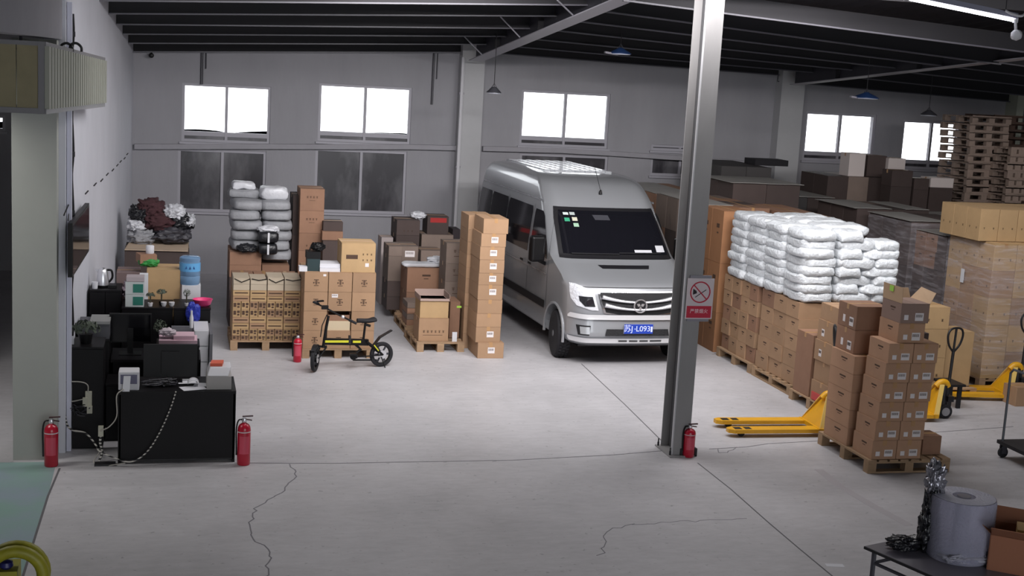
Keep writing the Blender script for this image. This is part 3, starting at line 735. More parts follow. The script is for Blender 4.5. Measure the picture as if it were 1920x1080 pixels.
# flattened board between stacks
for i in range(4):
    z = P0 + i * .09
    carton(3.52, 3.86, 19.66, 20.1, z, z + .088, 'flat crumpled brown carton, %s in the low pile behind the open tray' % ORD[i], None, [BROWN, GYBR][i % 2], tape=False)
# crest stack (826-872)
stackpx(829, 871, (640, 600, 563, 528, 494, 456), 19.62, .5, 'grey-brown carton with crest print, %s of the stack left of the white-labelled stack', None, GYBR, ground=P0, ink='pair')
q = Fr(760, 822, 502, 548, 20.15)
stackpx(760, 822, (600, 574, 548, 503), 20.3, .6, 'brown carton, %s of the low stack under the white bag', None, [BROWN, BROWN, BROWN], ground=P0, ink=[None, 'arrows', 'mark'])
zz = aty(790, 503, 20.3).z
o = link('folded_bag', pillow(.62, .3, .07, 31, GBW, 'folded_bag', .02), None, (aty(793, 500, 20.3).x, 20.5, zz)); tag(o, 'white folded plastic bag lying on the low brown stack', 'bag')
o = blob((aty(822, 490, 20.45).x, 20.6, zz + .05), (.32, .22, .1), 13, GBW, 'folded_bag'); tag(o, 'small white plastic bag right of the folded one', 'bag')
stackpx(724, 749, (590, 556, 527, 480, 462), 20.95, .55, 'grey-brown carton, %s of the narrow stack at the left edge of the pallet row', None, [DKBR, DKBR, GYBR, GYBR], ground=P0)
stackpx(748, 779, (590, 556, 515, 490, 462), 21.0, .55, 'grey-brown carton with grey label patch, %s of its stack in the pallet row', None, [DKBR, GYBR, GYBR, GYBR], ground=P0, sticker=[None, None, [(.4, .5, .14, .09)], [(.5, .5, .16, .1)]])
stackpx(784, 824, (590, 548, 510, 470), 21.5, .5, 'grey carton, %s of the stack behind the white bag', None, [DKBR, GYBR, GYBR], ground=P0)
stackpx(737, 780, (590, 540, 505, 472, 441, 413), 22.1, .6, 'dark brown printed carton, %s of the tall stack at the back of the pallet row', None, [DKBR] * 5, ground=P0, ink=[None, None, None, 'low', 'low'])
stackpx(784, 843, (590, 540, 500, 468, 440), 22.15, .6, 'dark grey-brown carton, %s of the stack under the red-topped one', None, [DKBR, DKBR, GYBR, GYBR], ground=P0)
zz = aty(813, 440, 22.15).z
q = Fr(801, 841, 406, 440, 22.2); carton(q[0], q[1], 22.2, 22.65, zz, q[3], 'brown carton with a red printed band topping the pallet row', None, DKBR, ink='redtop', inkm=RINK)
q = Fr(846, 860, 430, 560, 22.2); carton(q[0], q[1], 22.2, 22.6, 0, q[3], 'narrow dark carton at the right end of the pallet row back', None, mat('black_cardboard', '#2a2226', .8), tape=False)
o = blob((aty(795, 400, 22.4).x - .1, 22.4, aty(760, 413, 22.1).z), (.28, .3, .12), 15, GBW, 'white_bag'); tag(o, 'white crumpled bag on the back dark carton near the red-topped one', 'bag')
q = Fr(714, 737, 446, 560, 22.15); carton(q[0], q[1] - .01, 22.2, 22.6, 0, q[3], 'tall pinkish white carton behind the left edge of the pallet row', None, mat('white_cardboard', '#a59a98', .8))
# --- H: tall stack with white labels beside the van
XH0, XH1 = at(891, 672).x, at(936, 671).x
ys = (671, 642, 613, 588, 562, 534, 512, 487, 462.5, 438, 410)
zh = [aty(911, y, 18.02).z for y in ys]; zh[0] = 0
for k in range(10):
    st = [(.55 + random.uniform(-.06, .06), .52, .10, .085)] if k in (0, 1, 4, 5, 6, 7, 8) else None
    dx = {0: .03, 9: .03}.get(k, random.uniform(-.012, .008))
    carton(XH0 + dx, XH1 + dx + (.02 if k == 0 else 0), 18.02 + (.0 if k else -.04), 18.6, zh[k], zh[k + 1], '%s carton%s, %s of the tall front stack beside the van' % ('tan', ' with white label' if st else ' without label', ORD[k] if k < 9 else 'topmost'), None, TAN, seam='y', sticker=st)
for k in range(10):
    carton(4.19, 4.56, 18.66, 19.2, zh[k] * .985, zh[k + 1] * .985, 'tan carton, %s of the second stack close behind the labelled one' % (ORD[k] if k < 9 else 'topmost'), None, TAN, seam='y')

# ================================================================== RIGHT SIDE
XJ = 8.08
for i, y0 in enumerate((15.72, 17.0)):
    pallet(XJ - .03, XJ + 1.18, y0, y0 + 1.22, 0, 'wooden pallet under the bag-topped cartons, %s one' % ['nearer', 'farther'][i], None, along='x' if i else 'y', n=7)
    block(XJ, XJ + 1.15, y0 + .01, y0 + 1.21, .14, 1.26, 3, 3 if i == 0 else 4, 5, 'tan carton of the %s load under white bags' % ['nearer', 'farther'][i], 'cartons under the white bags', [TAN, TAN, BROWN], jx=.035, top=False, tape=False, side='mark')
def bag(x, y, z, w_, d_, sd, rz, label, gr):
    k = ('bag', sd, w_)
    if k not in CM: CM[k] = pillow(w_, d_, .15, 40 + sd, BAGM, 'filled_bag', .026, nu=32, nv=10)
    o = link('filled_bag', CM[k], None, (x, y, z), rz); tag(o, label, 'bag', gr)
BAGM = mat('white_film_bag', '#d2d6da', .27, var=.06, vscale=14, bump=.9, bscale=20, spec=.9)
for k in range(8):
    z = 1.262 + k * .118
    for i in range(4):      # left flank
        if k == 7 and i == 0: pass
        bag(XJ + .24 + random.uniform(-.025, .025), 15.72 + .30 + i * .61 + random.uniform(-.02, .02), z, .5, .64, i, random.uniform(-.04, .04) + (PI if k % 2 else 0),
            'shiny white bag, left flank of the stack, %s layer, %s back' % (ORD[k] if k < 7 else 'top', ORDL[i]), 'shiny white bags on the carton load')
    for i in range(2):
        if k == 7 and i == 1: continue
        bag(XJ + ((.79, 1.24), (.69, 1.16))[k % 2][i], 15.93 + random.uniform(-.03, .03), z, (.56, .36)[i if k % 2 == 0 else 1 - i], .44, 4 + i, random.uniform(-.03, .03),
            'shiny white bag, near face of the stack, %s layer, %s' % (ORD[k] if k < 7 else 'top', ['middle', 'right'][i]), 'shiny white bags on the carton load')
for i in range(3):
    for j in range(2):
        bag(XJ + .75 + .1 * j, 16.5 + i * .55, 1.262 + (6 if j == 0 else 7) * .118 + (.02 if j else 0), .8, .5, 7 + j, random.uniform(-.1, .1), 'shiny white bag inside the stack top, %s, %s from the front' % (['under layer', 'upper layer'][j], ORDL[i]), 'shiny white bags on the carton load')
# orange-brown tall cartons behind the bag load
q0 = 18.42
for k, (za, zb) in enumerate([(0, .62), (.62, 1.38), (1.38, 2.18)]):
    for j in range(2):
        carton(XJ, XJ + .5, q0 + j * .44, q0 + j * .44 + .43, za, zb, 'tall orange-brown carton, %s, %s of two behind the white bags' % (['lowest', 'middle', 'topmost'][k], ['nearer', 'farther'][j]), None, ORBR, seam='y', side='mark')
block(XJ + .02, XJ + 1.2, 19.36, 21.4, 0, 2.15, 2, 4, 4, 'brown carton # of the row behind the van, @', 'brown cartons in the row beyond the grey column', [BROWN, DKBR, GYBR])
block(XJ + .05, XJ + 1.2, 21.5, 23.9, 0, 2.12, 2, 3, 3, 'pale-topped carton at the far end behind the van, @', 'pale-topped cartons behind the van', [BROWN, GYBR])
block(XJ + 1.25, XJ + 1.9, 18.5, 20.4, 0, 2.12, 1, 3, 3, 'reddish carton # behind the white bags, @', 'reddish cartons behind the bags', [BROWN, mat('reddish_cardboard', '#8e5d4b', .8, rnd=.1)])
# I: cartons on the short pallet beside the first jack
pallet(7.98, 9.1, 14.5, 15.6, 0, 'wooden pallet beyond the raised yellow pallet jack frame', None, n=6, along='x')
def boxpx(xa, xb, yt, yb, Y, dep, label, m, z0=None, **k):
    q = Fr(xa, xb, yt, yb, Y); return carton(q[0], q[1], Y, Y + dep, q[2] if z0 is None else z0, q[3], label, None, m, **k), q
x0_ = 8.0
zc = [.14, .40, .67, .93, 1.19, 1.40]
xj = [0, .02, .0, .02, .04]
for k in range(5):
    carton(x0_ + xj[k], x0_ + xj[k] + .56, 14.52 + .03 * (k % 2), 15.05, zc[k], zc[k + 1], 'tan carton, %s of the stack between the bag load and the first jack' % (ORD[k] if k < 4 else 'topmost'), None, TAN, sticker=[(.3, .4, .07, .09, 'L')] if k in (2, 3) else None, ink='pair' if k > 2 else None)
MB().box(x0_ - .012, x0_ - .0, 14.5, 15.0, .15, .25).build('red_tape', mat('red_tape', '#b8342e', .4)); tag(bpy.data.objects['red_tape'], 'red tape band along the lowest carton of that stack', 'tape')
carton(8.0, 8.4, 15.1, 15.55, .14, .95, 'tall brown carton at the back of the short pallet', None, BROWN)
carton(8.6, 9.05, 14.52, 15.0, .14, .9, 'brown carton right of the stack on the short pallet', None, BROWN)
# F: dense labelled stacks on the near pallet
PX = 7.35
pallet(PX - .02, PX + .98, 12.34, 13.5, 0, 'wooden pallet under the labelled cartons nearest the camera', None, along='x', h=.15, n=8)
hz = .214
FT = mat('labelled_carton_board', '#ab866b', .8, var=.05, vscale=5, rnd=.05); FD = mat('greyish_carton_board', '#8c7469', .8, rnd=.06)
for k in range(6):
    for i in range(2):
        carton(PX + .02 + i * .30 + k * .016, PX + .02 + i * .30 + k * .016 + .294, 12.36, 12.78, .15 + k * hz, .15 + (k + 1) * hz, 'labelled carton, %s row, %s column of the near stack' % (ORD[k] if k < 5 else 'sixth', ['left', 'right'][i]), None, FT,
               seam='y', sticker=[(.24, .3, .05, .05), (.68, .33, .1, .075)], side='line' if False else 'mark')
for k in range(5):
    carton(PX, PX + .32, 12.88, 13.42, .15 + k * .205, .15 + (k + 1) * .205, 'carton, %s of the stack at the rear left of the near pallet' % ORD[k], None, FT, seam='y', side='mark')
for k in range(2):
    carton(PX + .04, PX + .44, 13.0, 13.42, 1.175 + k * .27 + .002, 1.175 + (k + 1) * .27, 'carton with white labels on its flank, %s of two on the rear stack' % ['lower', 'upper'][k], None, BROWN, seam='x', sticker=[(.35, .35, .05, .08, 'L'), (.75, .3, .09, .1, 'L')], rz=0)
carton(PX + .38, PX + .64, 12.88, 13.4, .15, 1.15, 'tall carton in the middle of the near pallet', None, FT, seam='y')
z6 = .15 + 6 * hz
carton(PX + .21, PX + .53, 12.40, 12.8, z6, z6 + .215, 'labelled carton, lower of two on top of the near stack', None, FT, seam='y', sticker=[(.28, .3, .05, .055), (.68, .33, .1, .085)], side='mark')
o = carton(PX + .22, PX + .56, 12.40, 12.8, z6 + .215, z6 + .43, 'open carton with labels crowning the near stack, its flaps raised', None, FD, seam='y', tape=False, sticker=[(.2, .3, .05, .055), (.66, .33, .1, .085)], side='mark')
# raised flaps
fl = MB(); w_, d_, h_ = .34, .4, .215
fl.prism([(-w_ / 2, -d_ / 2, h_), (-w_ / 2, d_ / 2, h_), (-w_ / 2 - .005, d_ / 2, h_ + .17), (-w_ / 2 - .005, -d_ / 2, h_ + .17)], (.004, 0, 0))
fl.prism([(w_ / 2, -d_ / 2, h_), (w_ / 2, d_ / 2, h_), (w_ / 2 + .12, d_ / 2, h_ + .12), (w_ / 2 + .12, -d_ / 2 + .1, h_ + .10)], (.004, 0, 0))
fl.prism([(-w_ / 2, d_ / 2, h_), (w_ / 2, d_ / 2, h_), (w_ / 2, d_ / 2 + .06, h_ + .1), (-w_ / 2 + .1, d_ / 2 + .06, h_ + .1)], (0, .004, 0))
fl.build('flap', mat('pale_flap_board', '#b79a7c', .85), o)
MB().box(-w_ / 2 - .011, -w_ / 2 - .006, -.02, .06, h_ + .1, h_ + .16).build('green_sticker', MT['lime_sticker'], o)
carton(PX + .66, PX + .95, 12.95, 13.4, .15, 1.2, 'tall tan carton at the far right of the near pallet', None, BROWN)
carton(PX + .67, PX + .97, 13.0, 13.4, 1.2, 1.42, 'dark carton with white corner on the far right of the near pallet', None, DKBR)
carton(PX + .72, PX + .95, 12.5, 12.75, .15, .36, 'small brown carton peeking out right of the labelled stack', None, BROWN)
# cartons behind the second jack
pallet(9.75, 10.75, 15.5, 16.5, 0, 'wooden pallet behind the second yellow pallet jack', None, n=6)
for k, (w_, z0, z1) in enumerate([(.42, .14, .55), (.42, .55, .95), (.42, .95, 1.25)]):
    carton(9.85, 9.85 + w_, 15.6, 16.1, z0, z1, 'tan carton, %s of the stack behind the second jack handle' % ['lowest', 'middle', 'topmost'][k], None, LTAN, ink='arrows')
carton(10.3, 10.72, 15.65, 16.1, .14, .9, 'pale carton right of the stack behind the second jack', None, LTAN)
# N / M / L: shrink-wrapped row along x = 11.2
def wrap(name, X0, X1, Y0, Y1, Z0, Z1, label):
    vs = []; fs = []; pts = []
    for t in range(16): pts.append((X0 - .012, Y1 - (Y1 - Y0 + .012) * t / 16))
    for t in range(17): pts.append((X0 - .012 + (X1 - X0 + .012) * t / 16, Y0 - .012))
    nz_ = 22
    for j in range(nz_ + 1):
        for x, y in pts:
            p = Vector((x, y, Z0 + (Z1 - Z0) * j / nz_)); d_ = noise.noise(Vector((p.x * 2 + p.y * 2, p.z * 14, 1))) * .008
            vs.append(p + Vector((-abs(d_), -abs(d_), 0)))
    n_ = len(pts)
    for j in range(nz_):
        for i in range(n_ - 1): fs.append((j * n_ + i, j * n_ + i + 1, (j + 1) * n_ + i + 1, (j + 1) * n_ + i))
    o = MB().add(vs, fs).build(name, FILM, None, True, fix=False); tag(o, label, 'film'); return o
FILM = bpy.data.materials.new('stretch_film'); FILM.use_nodes = True; nt = FILM.node_tree; L = nt.links; b = nt.nodes['Principled BSDF']
b.inputs['Base Color'].default_value = (.75, .72, .78, 1); b.inputs['Roughness'].default_value = .16; b.inputs['Specular IOR Level'].default_value = .8
tc = nt.nodes.new('ShaderNodeTexCoord'); n1 = nz(2.2, 5, .7, (1, 1, 7)); mr = nt.nodes.new('ShaderNodeMapRange'); mr.inputs[1].default_value = .45; mr.inputs[2].default_value = .75; mr.inputs[3].default_value = .10; mr.inputs[4].default_value = .42
L.new(n1.outputs['Fac'], mr.inputs[0]); L.new(mr.outputs[0], b.inputs['Alpha'])
bp = nt.nodes.new('ShaderNodeBump'); bp.inputs['Strength'].default_value = .8; bp.inputs['Distance'].default_value = .03; L.new(nz(5, 4, .6, (1, 1, 5)).outputs['Fac'], bp.inputs['Height']); L.new(bp.outputs[0], b.inputs['Normal'])
XN = 11.17
pallet(XN, XN + 1.2, 16.07, 17.2, 0, 'wooden pallet under the shrink-wrapped tan cartons by the third jack', None, along='x', n=8)
block(XN + .01, XN + 1.5, 16.08, 17.2, .14, 2.08, 4, 3, 5, 'tan wrapped carton of the load by third jack, @', 'shrink-wrapped tan cartons by the third jack', [LTAN, TAN], tape='top', side='arrows', ink='arrows')
block(XN - .12, XN + 1.4, 16.3, 17.3, 2.085, 2.54, 5, 3, 1, 'pale tan carton crowning the load by the third jack', 'pale cartons on top of the wrapped load', [LTAN], tape=False, side='arrows', ink='arrows')
wrap('stretch_film', XN, XN + 1.5, 16.07, 17.2, .2, 2.06, 'clear stretch film wound round the tan cartons by the third jack')
tag(MB().box(XN - .022, XN - .017, 16.7, 16.78, 1.42, 1.62).build('paper_slip', PAPER), 'white paper slip on the left flank of the wrapped tan load', 'paper')
pallet(XN + .03, XN + 1.2, 17.3, 18.25, 0, 'wooden pallet under the second shrink-wrapped load', None, along='x', n=7)
block(XN + .05, XN + 1.25, 17.32, 18.2, .14, 2.0, 2, 3, 7, 'brown wrapped carton of second load from third jack, @', 'brown wrapped cartons, second load', [BROWN, DKBR], jx=.03, tape=False, side='mark')
wrap('stretch_film', XN + .05, XN + 1.25, 17.31, 18.2, .2, 2.0, 'creased clear film round the brown second load')
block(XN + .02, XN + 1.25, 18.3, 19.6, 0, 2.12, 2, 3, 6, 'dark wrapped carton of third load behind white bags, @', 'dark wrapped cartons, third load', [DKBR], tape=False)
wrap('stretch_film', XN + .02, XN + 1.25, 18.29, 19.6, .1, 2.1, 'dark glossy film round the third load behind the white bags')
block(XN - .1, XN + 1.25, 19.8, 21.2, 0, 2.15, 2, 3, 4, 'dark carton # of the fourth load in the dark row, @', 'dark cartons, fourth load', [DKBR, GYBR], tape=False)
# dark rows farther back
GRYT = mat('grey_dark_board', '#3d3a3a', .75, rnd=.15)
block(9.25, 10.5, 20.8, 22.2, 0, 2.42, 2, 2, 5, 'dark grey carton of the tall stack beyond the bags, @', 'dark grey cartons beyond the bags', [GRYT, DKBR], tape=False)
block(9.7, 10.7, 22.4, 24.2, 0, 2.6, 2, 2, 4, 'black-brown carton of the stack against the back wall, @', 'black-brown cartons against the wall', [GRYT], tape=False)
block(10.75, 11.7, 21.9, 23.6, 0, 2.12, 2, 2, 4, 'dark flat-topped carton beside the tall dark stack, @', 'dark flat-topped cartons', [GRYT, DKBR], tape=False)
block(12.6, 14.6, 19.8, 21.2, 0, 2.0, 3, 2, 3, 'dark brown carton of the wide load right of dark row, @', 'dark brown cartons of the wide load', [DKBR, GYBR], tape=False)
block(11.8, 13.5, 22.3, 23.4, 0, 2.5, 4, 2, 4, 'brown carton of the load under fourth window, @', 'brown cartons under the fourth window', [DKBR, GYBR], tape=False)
pale = mat('pale_carton_board', '#cfc4c0', .8)  # one even pale board colour
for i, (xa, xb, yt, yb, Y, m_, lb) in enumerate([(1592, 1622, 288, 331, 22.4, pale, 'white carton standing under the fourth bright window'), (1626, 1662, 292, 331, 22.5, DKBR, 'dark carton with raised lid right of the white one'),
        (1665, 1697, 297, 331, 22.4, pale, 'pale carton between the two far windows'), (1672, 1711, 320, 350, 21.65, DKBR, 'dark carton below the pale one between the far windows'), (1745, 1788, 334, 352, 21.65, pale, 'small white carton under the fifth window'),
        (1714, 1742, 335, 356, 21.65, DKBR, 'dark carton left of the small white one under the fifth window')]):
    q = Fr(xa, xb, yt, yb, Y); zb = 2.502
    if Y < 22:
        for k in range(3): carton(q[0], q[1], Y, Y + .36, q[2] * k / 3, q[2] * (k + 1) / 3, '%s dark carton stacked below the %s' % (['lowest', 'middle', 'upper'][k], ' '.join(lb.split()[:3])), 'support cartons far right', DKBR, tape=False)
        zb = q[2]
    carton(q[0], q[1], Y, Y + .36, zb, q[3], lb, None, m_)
# grey sheets laid over the dark loads
SHT = mat('grey_top_sheet', '#8f8c88', .7, var=.08, vscale=3)
for i, (a, b_, c, d_, z, lb) in enumerate([(9.2, 10.55, 20.76, 22.2, 2.42, 'grey board sheet over the tall dark stack beyond the bags'), (10.7, 11.75, 21.86, 23.6, 2.12, 'grey board sheet over the low dark cartons beside the tall stack'),
        (11.15, 11.8, 18.28, 19.6, 2.12, 'grey board sheet on the third wrapped load'), (11.0, 11.7, 19.78, 21.2, 2.15, 'grey board sheet on the fourth dark load'), (12.0, 12.45, 19.85, 21.1, 2.15, 'narrow grey board on the right of the fourth load'),
        (11.2, 12.3, 17.35, 18.15, 2.01, 'grey-brown board sheet on the second wrapped load'), (8.15, 8.95, 21.5, 23.8, 2.12, 'pale board sheet on the far row behind the van'), (8.12, 8.7, 19.5, 21.3, 2.15, 'pale board sheet on the brown row beyond the column'),
        (12.6, 13.6, 19.8, 21.1, 2.0, 'grey board sheet on the wide dark load')]):
    m_ = MB(); n_ = 6; v_ = []; f_ = []
    for k in range(n_ + 1):
        for e in (0, 1): v_.append((a + (b_ - a) * k / n_, c if e == 0 else d_, z + .006 + .012 * abs(noise.noise(Vector((k * .7, i, e)))) + .0))
    for k in range(n_): f_.append((2 * k, 2 * k + 2, 2 * k + 3, 2 * k + 1))
    o = m_.add(v_, f_).build('board_sheet', SHT, fix=False); sm = o.modifiers.new('t', 'SOLIDIFY'); sm.thickness = .008; sm.offset = 1; tag(o, lb, 'sheet')
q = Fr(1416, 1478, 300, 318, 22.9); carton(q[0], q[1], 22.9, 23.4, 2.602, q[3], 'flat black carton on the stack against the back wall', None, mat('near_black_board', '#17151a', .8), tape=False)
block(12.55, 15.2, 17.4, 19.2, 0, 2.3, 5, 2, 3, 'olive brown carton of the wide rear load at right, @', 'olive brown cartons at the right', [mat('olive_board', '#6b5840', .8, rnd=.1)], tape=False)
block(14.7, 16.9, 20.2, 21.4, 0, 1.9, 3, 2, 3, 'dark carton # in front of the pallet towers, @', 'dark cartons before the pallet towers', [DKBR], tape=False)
for i, (x_, y_) in enumerate([(14.9, 20.8), (15.6, 20.9)]):
    tag(blob((x_, y_, 1.9), (.6, .5, .22), 60 + i, GBW, 'plastic_wrap', amp=.4), 'crumpled clear plastic on the dark cartons before the pallets, %s heap' % ['left', 'right'][i], 'plastic')
# pallet towers
def far_pallet_mesh(m, w_, d_=1.0, h_=.145):
    mb = MB()
    for y in (-1, 0, 1): mb.box(-w_ / 2, w_ / 2, y * (d_ / 2 - .05) - .05, y * (d_ / 2 - .05) + .05, 0, .02)
    for i in range(3):
        for j in range(3): mb.cbox(((i - 1) * (w_ / 2 - .06), (j - 1) * (d_ / 2 - .05), .06), (.12, .1, .08))
    for i in range(6): mb.cbox((0, -d_ / 2 + .05 + (d_ - .1) * i / 5, .11), (w_, .1, .022))
    mb.box(-w_ / 2, w_ / 2, -d_ / 2, -d_ / 2 + .02, .1, h_ - .002)
    return mb.mesh('pallet', m)
PM = {}
def tower(xc, y, n_, z0, w_, m, who, h_=.145, tilt=.0):
    k = (m.name, round(w_, 2))
    if k not in PM: PM[k] = far_pallet_mesh(m, w_)
    for i in range(n_):
        o = link('stacked_pallet', PM[k], None, (xc + random.uniform(-.03, .03), y + random.uniform(-.02, .02), z0 + i * h_), random.uniform(-.02, .02))
        tag(o, '%s, %s from the bottom' % (who, ORD[i] if i < 13 else 'number %d' % (i + 1)) if i < n_ - 1 else who + ', topmost', 'pallet', 'stacked empty pallets')
xt = aty(1822, 300, 22.5).x
MB()
carton(xt - .42, xt + .40, 22.05, 22.95, 0, 1.0, 'dark crate-like carton under the bright pallet tower', None, DKBR)
tower(xt, 22.5, 11, 1.0, .84, WOODW, 'bright pallet of the tallest tower right of the last window', h_=.255 * .57 + .0)
tower(xt, 22.5, 8, 1.0 + 11 * .1454, .84, WOODW, 'upper bright pallet of the tallest tower')
tower(xt + .95, 23.2, 13, 1.9, .85, WOODD, 'dark pallet in the tower behind the bright one')
carton(xt + .5, xt + 1.35, 22.8, 23.6, 0, 1.9, 'dark carton under the dark pallet tower', None, DKBR)
xt2 = aty(1873, 330, 21.9).x
tower(xt2 + .1, 21.95, 9, 1.92, .45, WOODW, 'narrow pale pallet of the middle tower')
carton(xt2 - .12, xt2 + .32, 21.55, 22.3, 0, 1.92, 'dark carton under the middle pallet tower', None, DKBR)
xt3 = aty(1912, 330, 21.9).x + .1
tower(xt3, 21.95, 8, 1.95, .6, WOODD, 'brown pallet of the rightmost tower')
carton(xt3 - .28, xt3 + .3, 21.55, 22.3, 0, 1.95, 'dark carton under the rightmost pallet tower', None, DKBR)

# ================================================================== THE VAN
VX, VY = 6.45, 17.38      # centre line, front bumper face
van = wroot('van', (VX, VY + 2.8, 0), 'silver high-roof passenger van parked nose-out beside the grey column', 'van')
SF = [(.30, .16), (.36, .05), (.42, .03), (.47, .0), (.60, .015), (.74, .03), (.84, .025), (.90, .02), (.97, .04), (1.10, .07), (1.18, .12), (1.23, .22), (1.28, .36), (1.34, .54), (1.41, .74), (1.47, .90), (1.52, .98), (1.80, 1.26), (2.06, 1.53), (2.15, 1.64),
      (2.28, 1.78), (2.42, 1.97), (2.50, 2.12), (2.555, 2.30), (2.59, 2.52), (2.615, 2.9), (2.63, 3.3)]
WD = [(.30, .90), (.36, .95), (.47, .975), (.8, .985), (1.2, .985), (1.5, .975), (1.9, .935), (2.15, .905), (2.35, .875), (2.47, .845), (2.55, .80), (2.59, .745), (2.615, .64), (2.63, .45)]
SRr = [(.30, 5.52), (.5, 5.60), (1.4, 5.60), (2.1, 5.56), (2.45, 5.48), (2.57, 5.36), (2.63, 4.9)]
def sf(z): return lerp_tab(SF, z)
def wd(z): return lerp_tab(WD, z)
def front_s(y, z):
    w_ = wd(z); u = min(1, abs(y) / w_); c = .30 + .12 * max(0, min(1, (z - 1.2) / .3)) * 0
    base = sf(z) + .07 * u ** 2
    cr = .27 if z < 1.25 else (.22 if z < 2.1 else .18)
    if u > .72: base += cr * ((u - .72) / .28) ** 2.4
    return base
def ring(z, nf=28, ns=26, nr=14):
    w_ = wd(z); out = []
    for i in range(nf + 1):
        u = -1 + 2 * i / nf; u = math.copysign(1 - (1 - abs(u)) ** 1.5, u) if True else u
        out.append((front_s(u * w_, z), u * w_))
    s0 = front_s(w_, z); s1 = lerp_tab(SRr, z) - .12
    for i in range(1, ns): out.append((s0 + (s1 - s0) * i / ns, w_))
    for i in range(nr + 1):
        a = i / nr; y = w_ * (1 - 2 * a); e = min(1, (1 - abs(1 - 2 * a)) * 5); out.append((s1 + .12 * math.sqrt(max(0, 1 - (1 - e) ** 2)), y))
    for i in range(1, ns): out.append((s1 + (s0 - s1) * i / ns, -w_))
    return out
zl = [.30, .33, .36, .39, .42, .47, .53, .60, .67, .74, .79, .84, .90, .97, 1.04, 1.10, 1.14, 1.18, 1.23, 1.28, 1.34, 1.41, 1.47, 1.52, 1.6, 1.7, 1.8, 1.93, 2.06, 2.15, 2.21, 2.28, 2.35, 2.42, 2.47, 2.50, 2.53, 2.555, 2.575, 2.59, 2.603, 2.615, 2.63]
mb = MB(); R0 = None; vs = []; fs = []
for z in zl:
    r_ = ring(z); n_ = len(r_); vs += [(VX + y, VY + s, z) for s, y in r_]
for j in range(len(zl) - 1):
    for i in range(n_): i2 = (i + 1) % n_; fs.append((j * n_ + i, j * n_ + i2, (j + 1) * n_ + i2, (j + 1) * n_ + i))
fs.append(tuple(range(n_))[::-1]); t0 = (len(zl) - 1) * n_; fs.append(tuple(range(t0, t0 + n_)))
body = MB().add(vs, fs).build('body', SILVER, van, True)
# wheel arches cut out of the flanks
WH = [(.83, 'front'), (4.55, 'rear')]
cut = MB()
for s, _ in WH:
    for sd in (-1, 1): cut.lathe([(.43, -.16), (.43, .16)], 28, Matrix.Translation((VX + sd * .90, VY + s, .37)) @ Matrix.Rotation(PI / 2, 4, 'Y'))
co = cut.build('arch_cutter', BLKTRIM)
bm_ = body.modifiers.new('arches', 'BOOLEAN'); bm_.operation = 'DIFFERENCE'; bm_.object = co; bm_.solver = 'EXACT'
bpy.context.view_layer.update(); dg = bpy.context.evaluated_depsgraph_get()
nm_ = bpy.data.meshes.new_from_object(body.evaluated_get(dg)); body.modifiers.clear(); body.data = nm_; nm_.name = 'body'
bpy.data.objects.remove(co)
def vpatch(name, fn, us, vs_, m, parent=None, thick=.008):
    """panel following the bodywork; fn(u,v) -> (x,y,z), with a thin rim"""
    P = [[Vector(fn(u, v)) for u in us] for v in vs_]; nu, nv = len(us), len(vs_)
    v_ = [p for row in P for p in row]; f_ = [(j * nu + i, j * nu + i + 1, (j + 1) * nu + i + 1, (j + 1) * nu + i) for j in range(nv - 1) for i in range(nu - 1)]
    o = MB().add(v_, f_).build(name, m, parent or van, True, fix=False)
    return o
def lin(a, c, n): return [a + (c - a) * i / n for i in range(n + 1)]
def Fp(y, z, off=.012): return (VX + y, VY + front_s(y, z) - off, z)
def front_poly(name, poly, m, off=.012, nu=14, nv=8, parent=None):
    """poly = (yl0,yr0,z0),(yl1,yr1,z1)... rows from the bottom up, interpolated"""
    rows = []
    for (a, c) in zip(poly, poly[1:]):
        for k in range(nv): rows.append([a[i] + (c[i] - a[i]) * k / nv for i in range(3)])
    rows.append(list(poly[-1])); v_ = []; f_ = []
    for yl, yr, z in rows:
        for i in range(nu + 1):
            y = yl + (yr - yl) * i / nu; v_.append(Fp(y, z, off))
    for j in range(len(rows) - 1):
        for i in range(nu): k = j * (nu + 1) + i; f_.append((k, k + 1, k + nu + 2, k + nu + 1))
    return MB().add(v_, f_).build(name, m, parent or van, True, fix=False)
# windscreen, slanted: offset is measured along -Y, so it needs a little more
VG = mat('windscreen_glass', '#131318', .06, spec=.6)
front_poly('windscreen_seal', [(-.89, .89, 1.475), (-.875, .875, 1.6), (-.835, .835, 2.0), (-.80, .80, 2.17)], BLKTRIM, .018, 22, 6)
ws = front_poly('windscreen', [(-.83, .83, 1.535), (-.825, .825, 1.62), (-.785, .785, 2.0), (-.75, .75, 2.125)], VG, .028, 22, 6)
for i, (y, z, h_, c_) in enumerate([(-.70, 2.06, .035, '#b9c4c0'), (-.70, 1.97, .05, '#2f8f6b'), (-.60, 2.06, .04, '#9fa8a6'), (-.58, 1.98, .05, '#b9b7a4'), (-.58, 1.90, .05, '#8fae96')]):
    front_poly('windscreen_sticker', [(y, y + .08, z), (y, y + .08, z + h_)], mat('sticker_%d' % i, c_, .6), .034, 2, 2, ws)
front_poly('wiper', [(-.72, .02, 1.535), (-.72, .02, 1.55)], BLKTRIM, .045, 10, 1)
front_poly('wiper', [(.02, .70, 1.55), (.02, .70, 1.565)], BLKTRIM, .045, 10, 1)
front_poly('dashboard_paper', [(.28, .56, 1.56), (.28, .56, 1.60)], mat('white_sheet', '#b9b9be', .7), .033, 6, 2)
front_poly('dashboard_paper', [(.64, .78, 1.57), (.64, .78, 1.66)], MT['white_sheet'], .033, 6, 2)
front_poly('mirror_silhouette', [(-.22, .02, 2.0), (-.25, .0, 2.07)], mat('dim_interior', '#3a3a40', .4), .032, 4, 2)
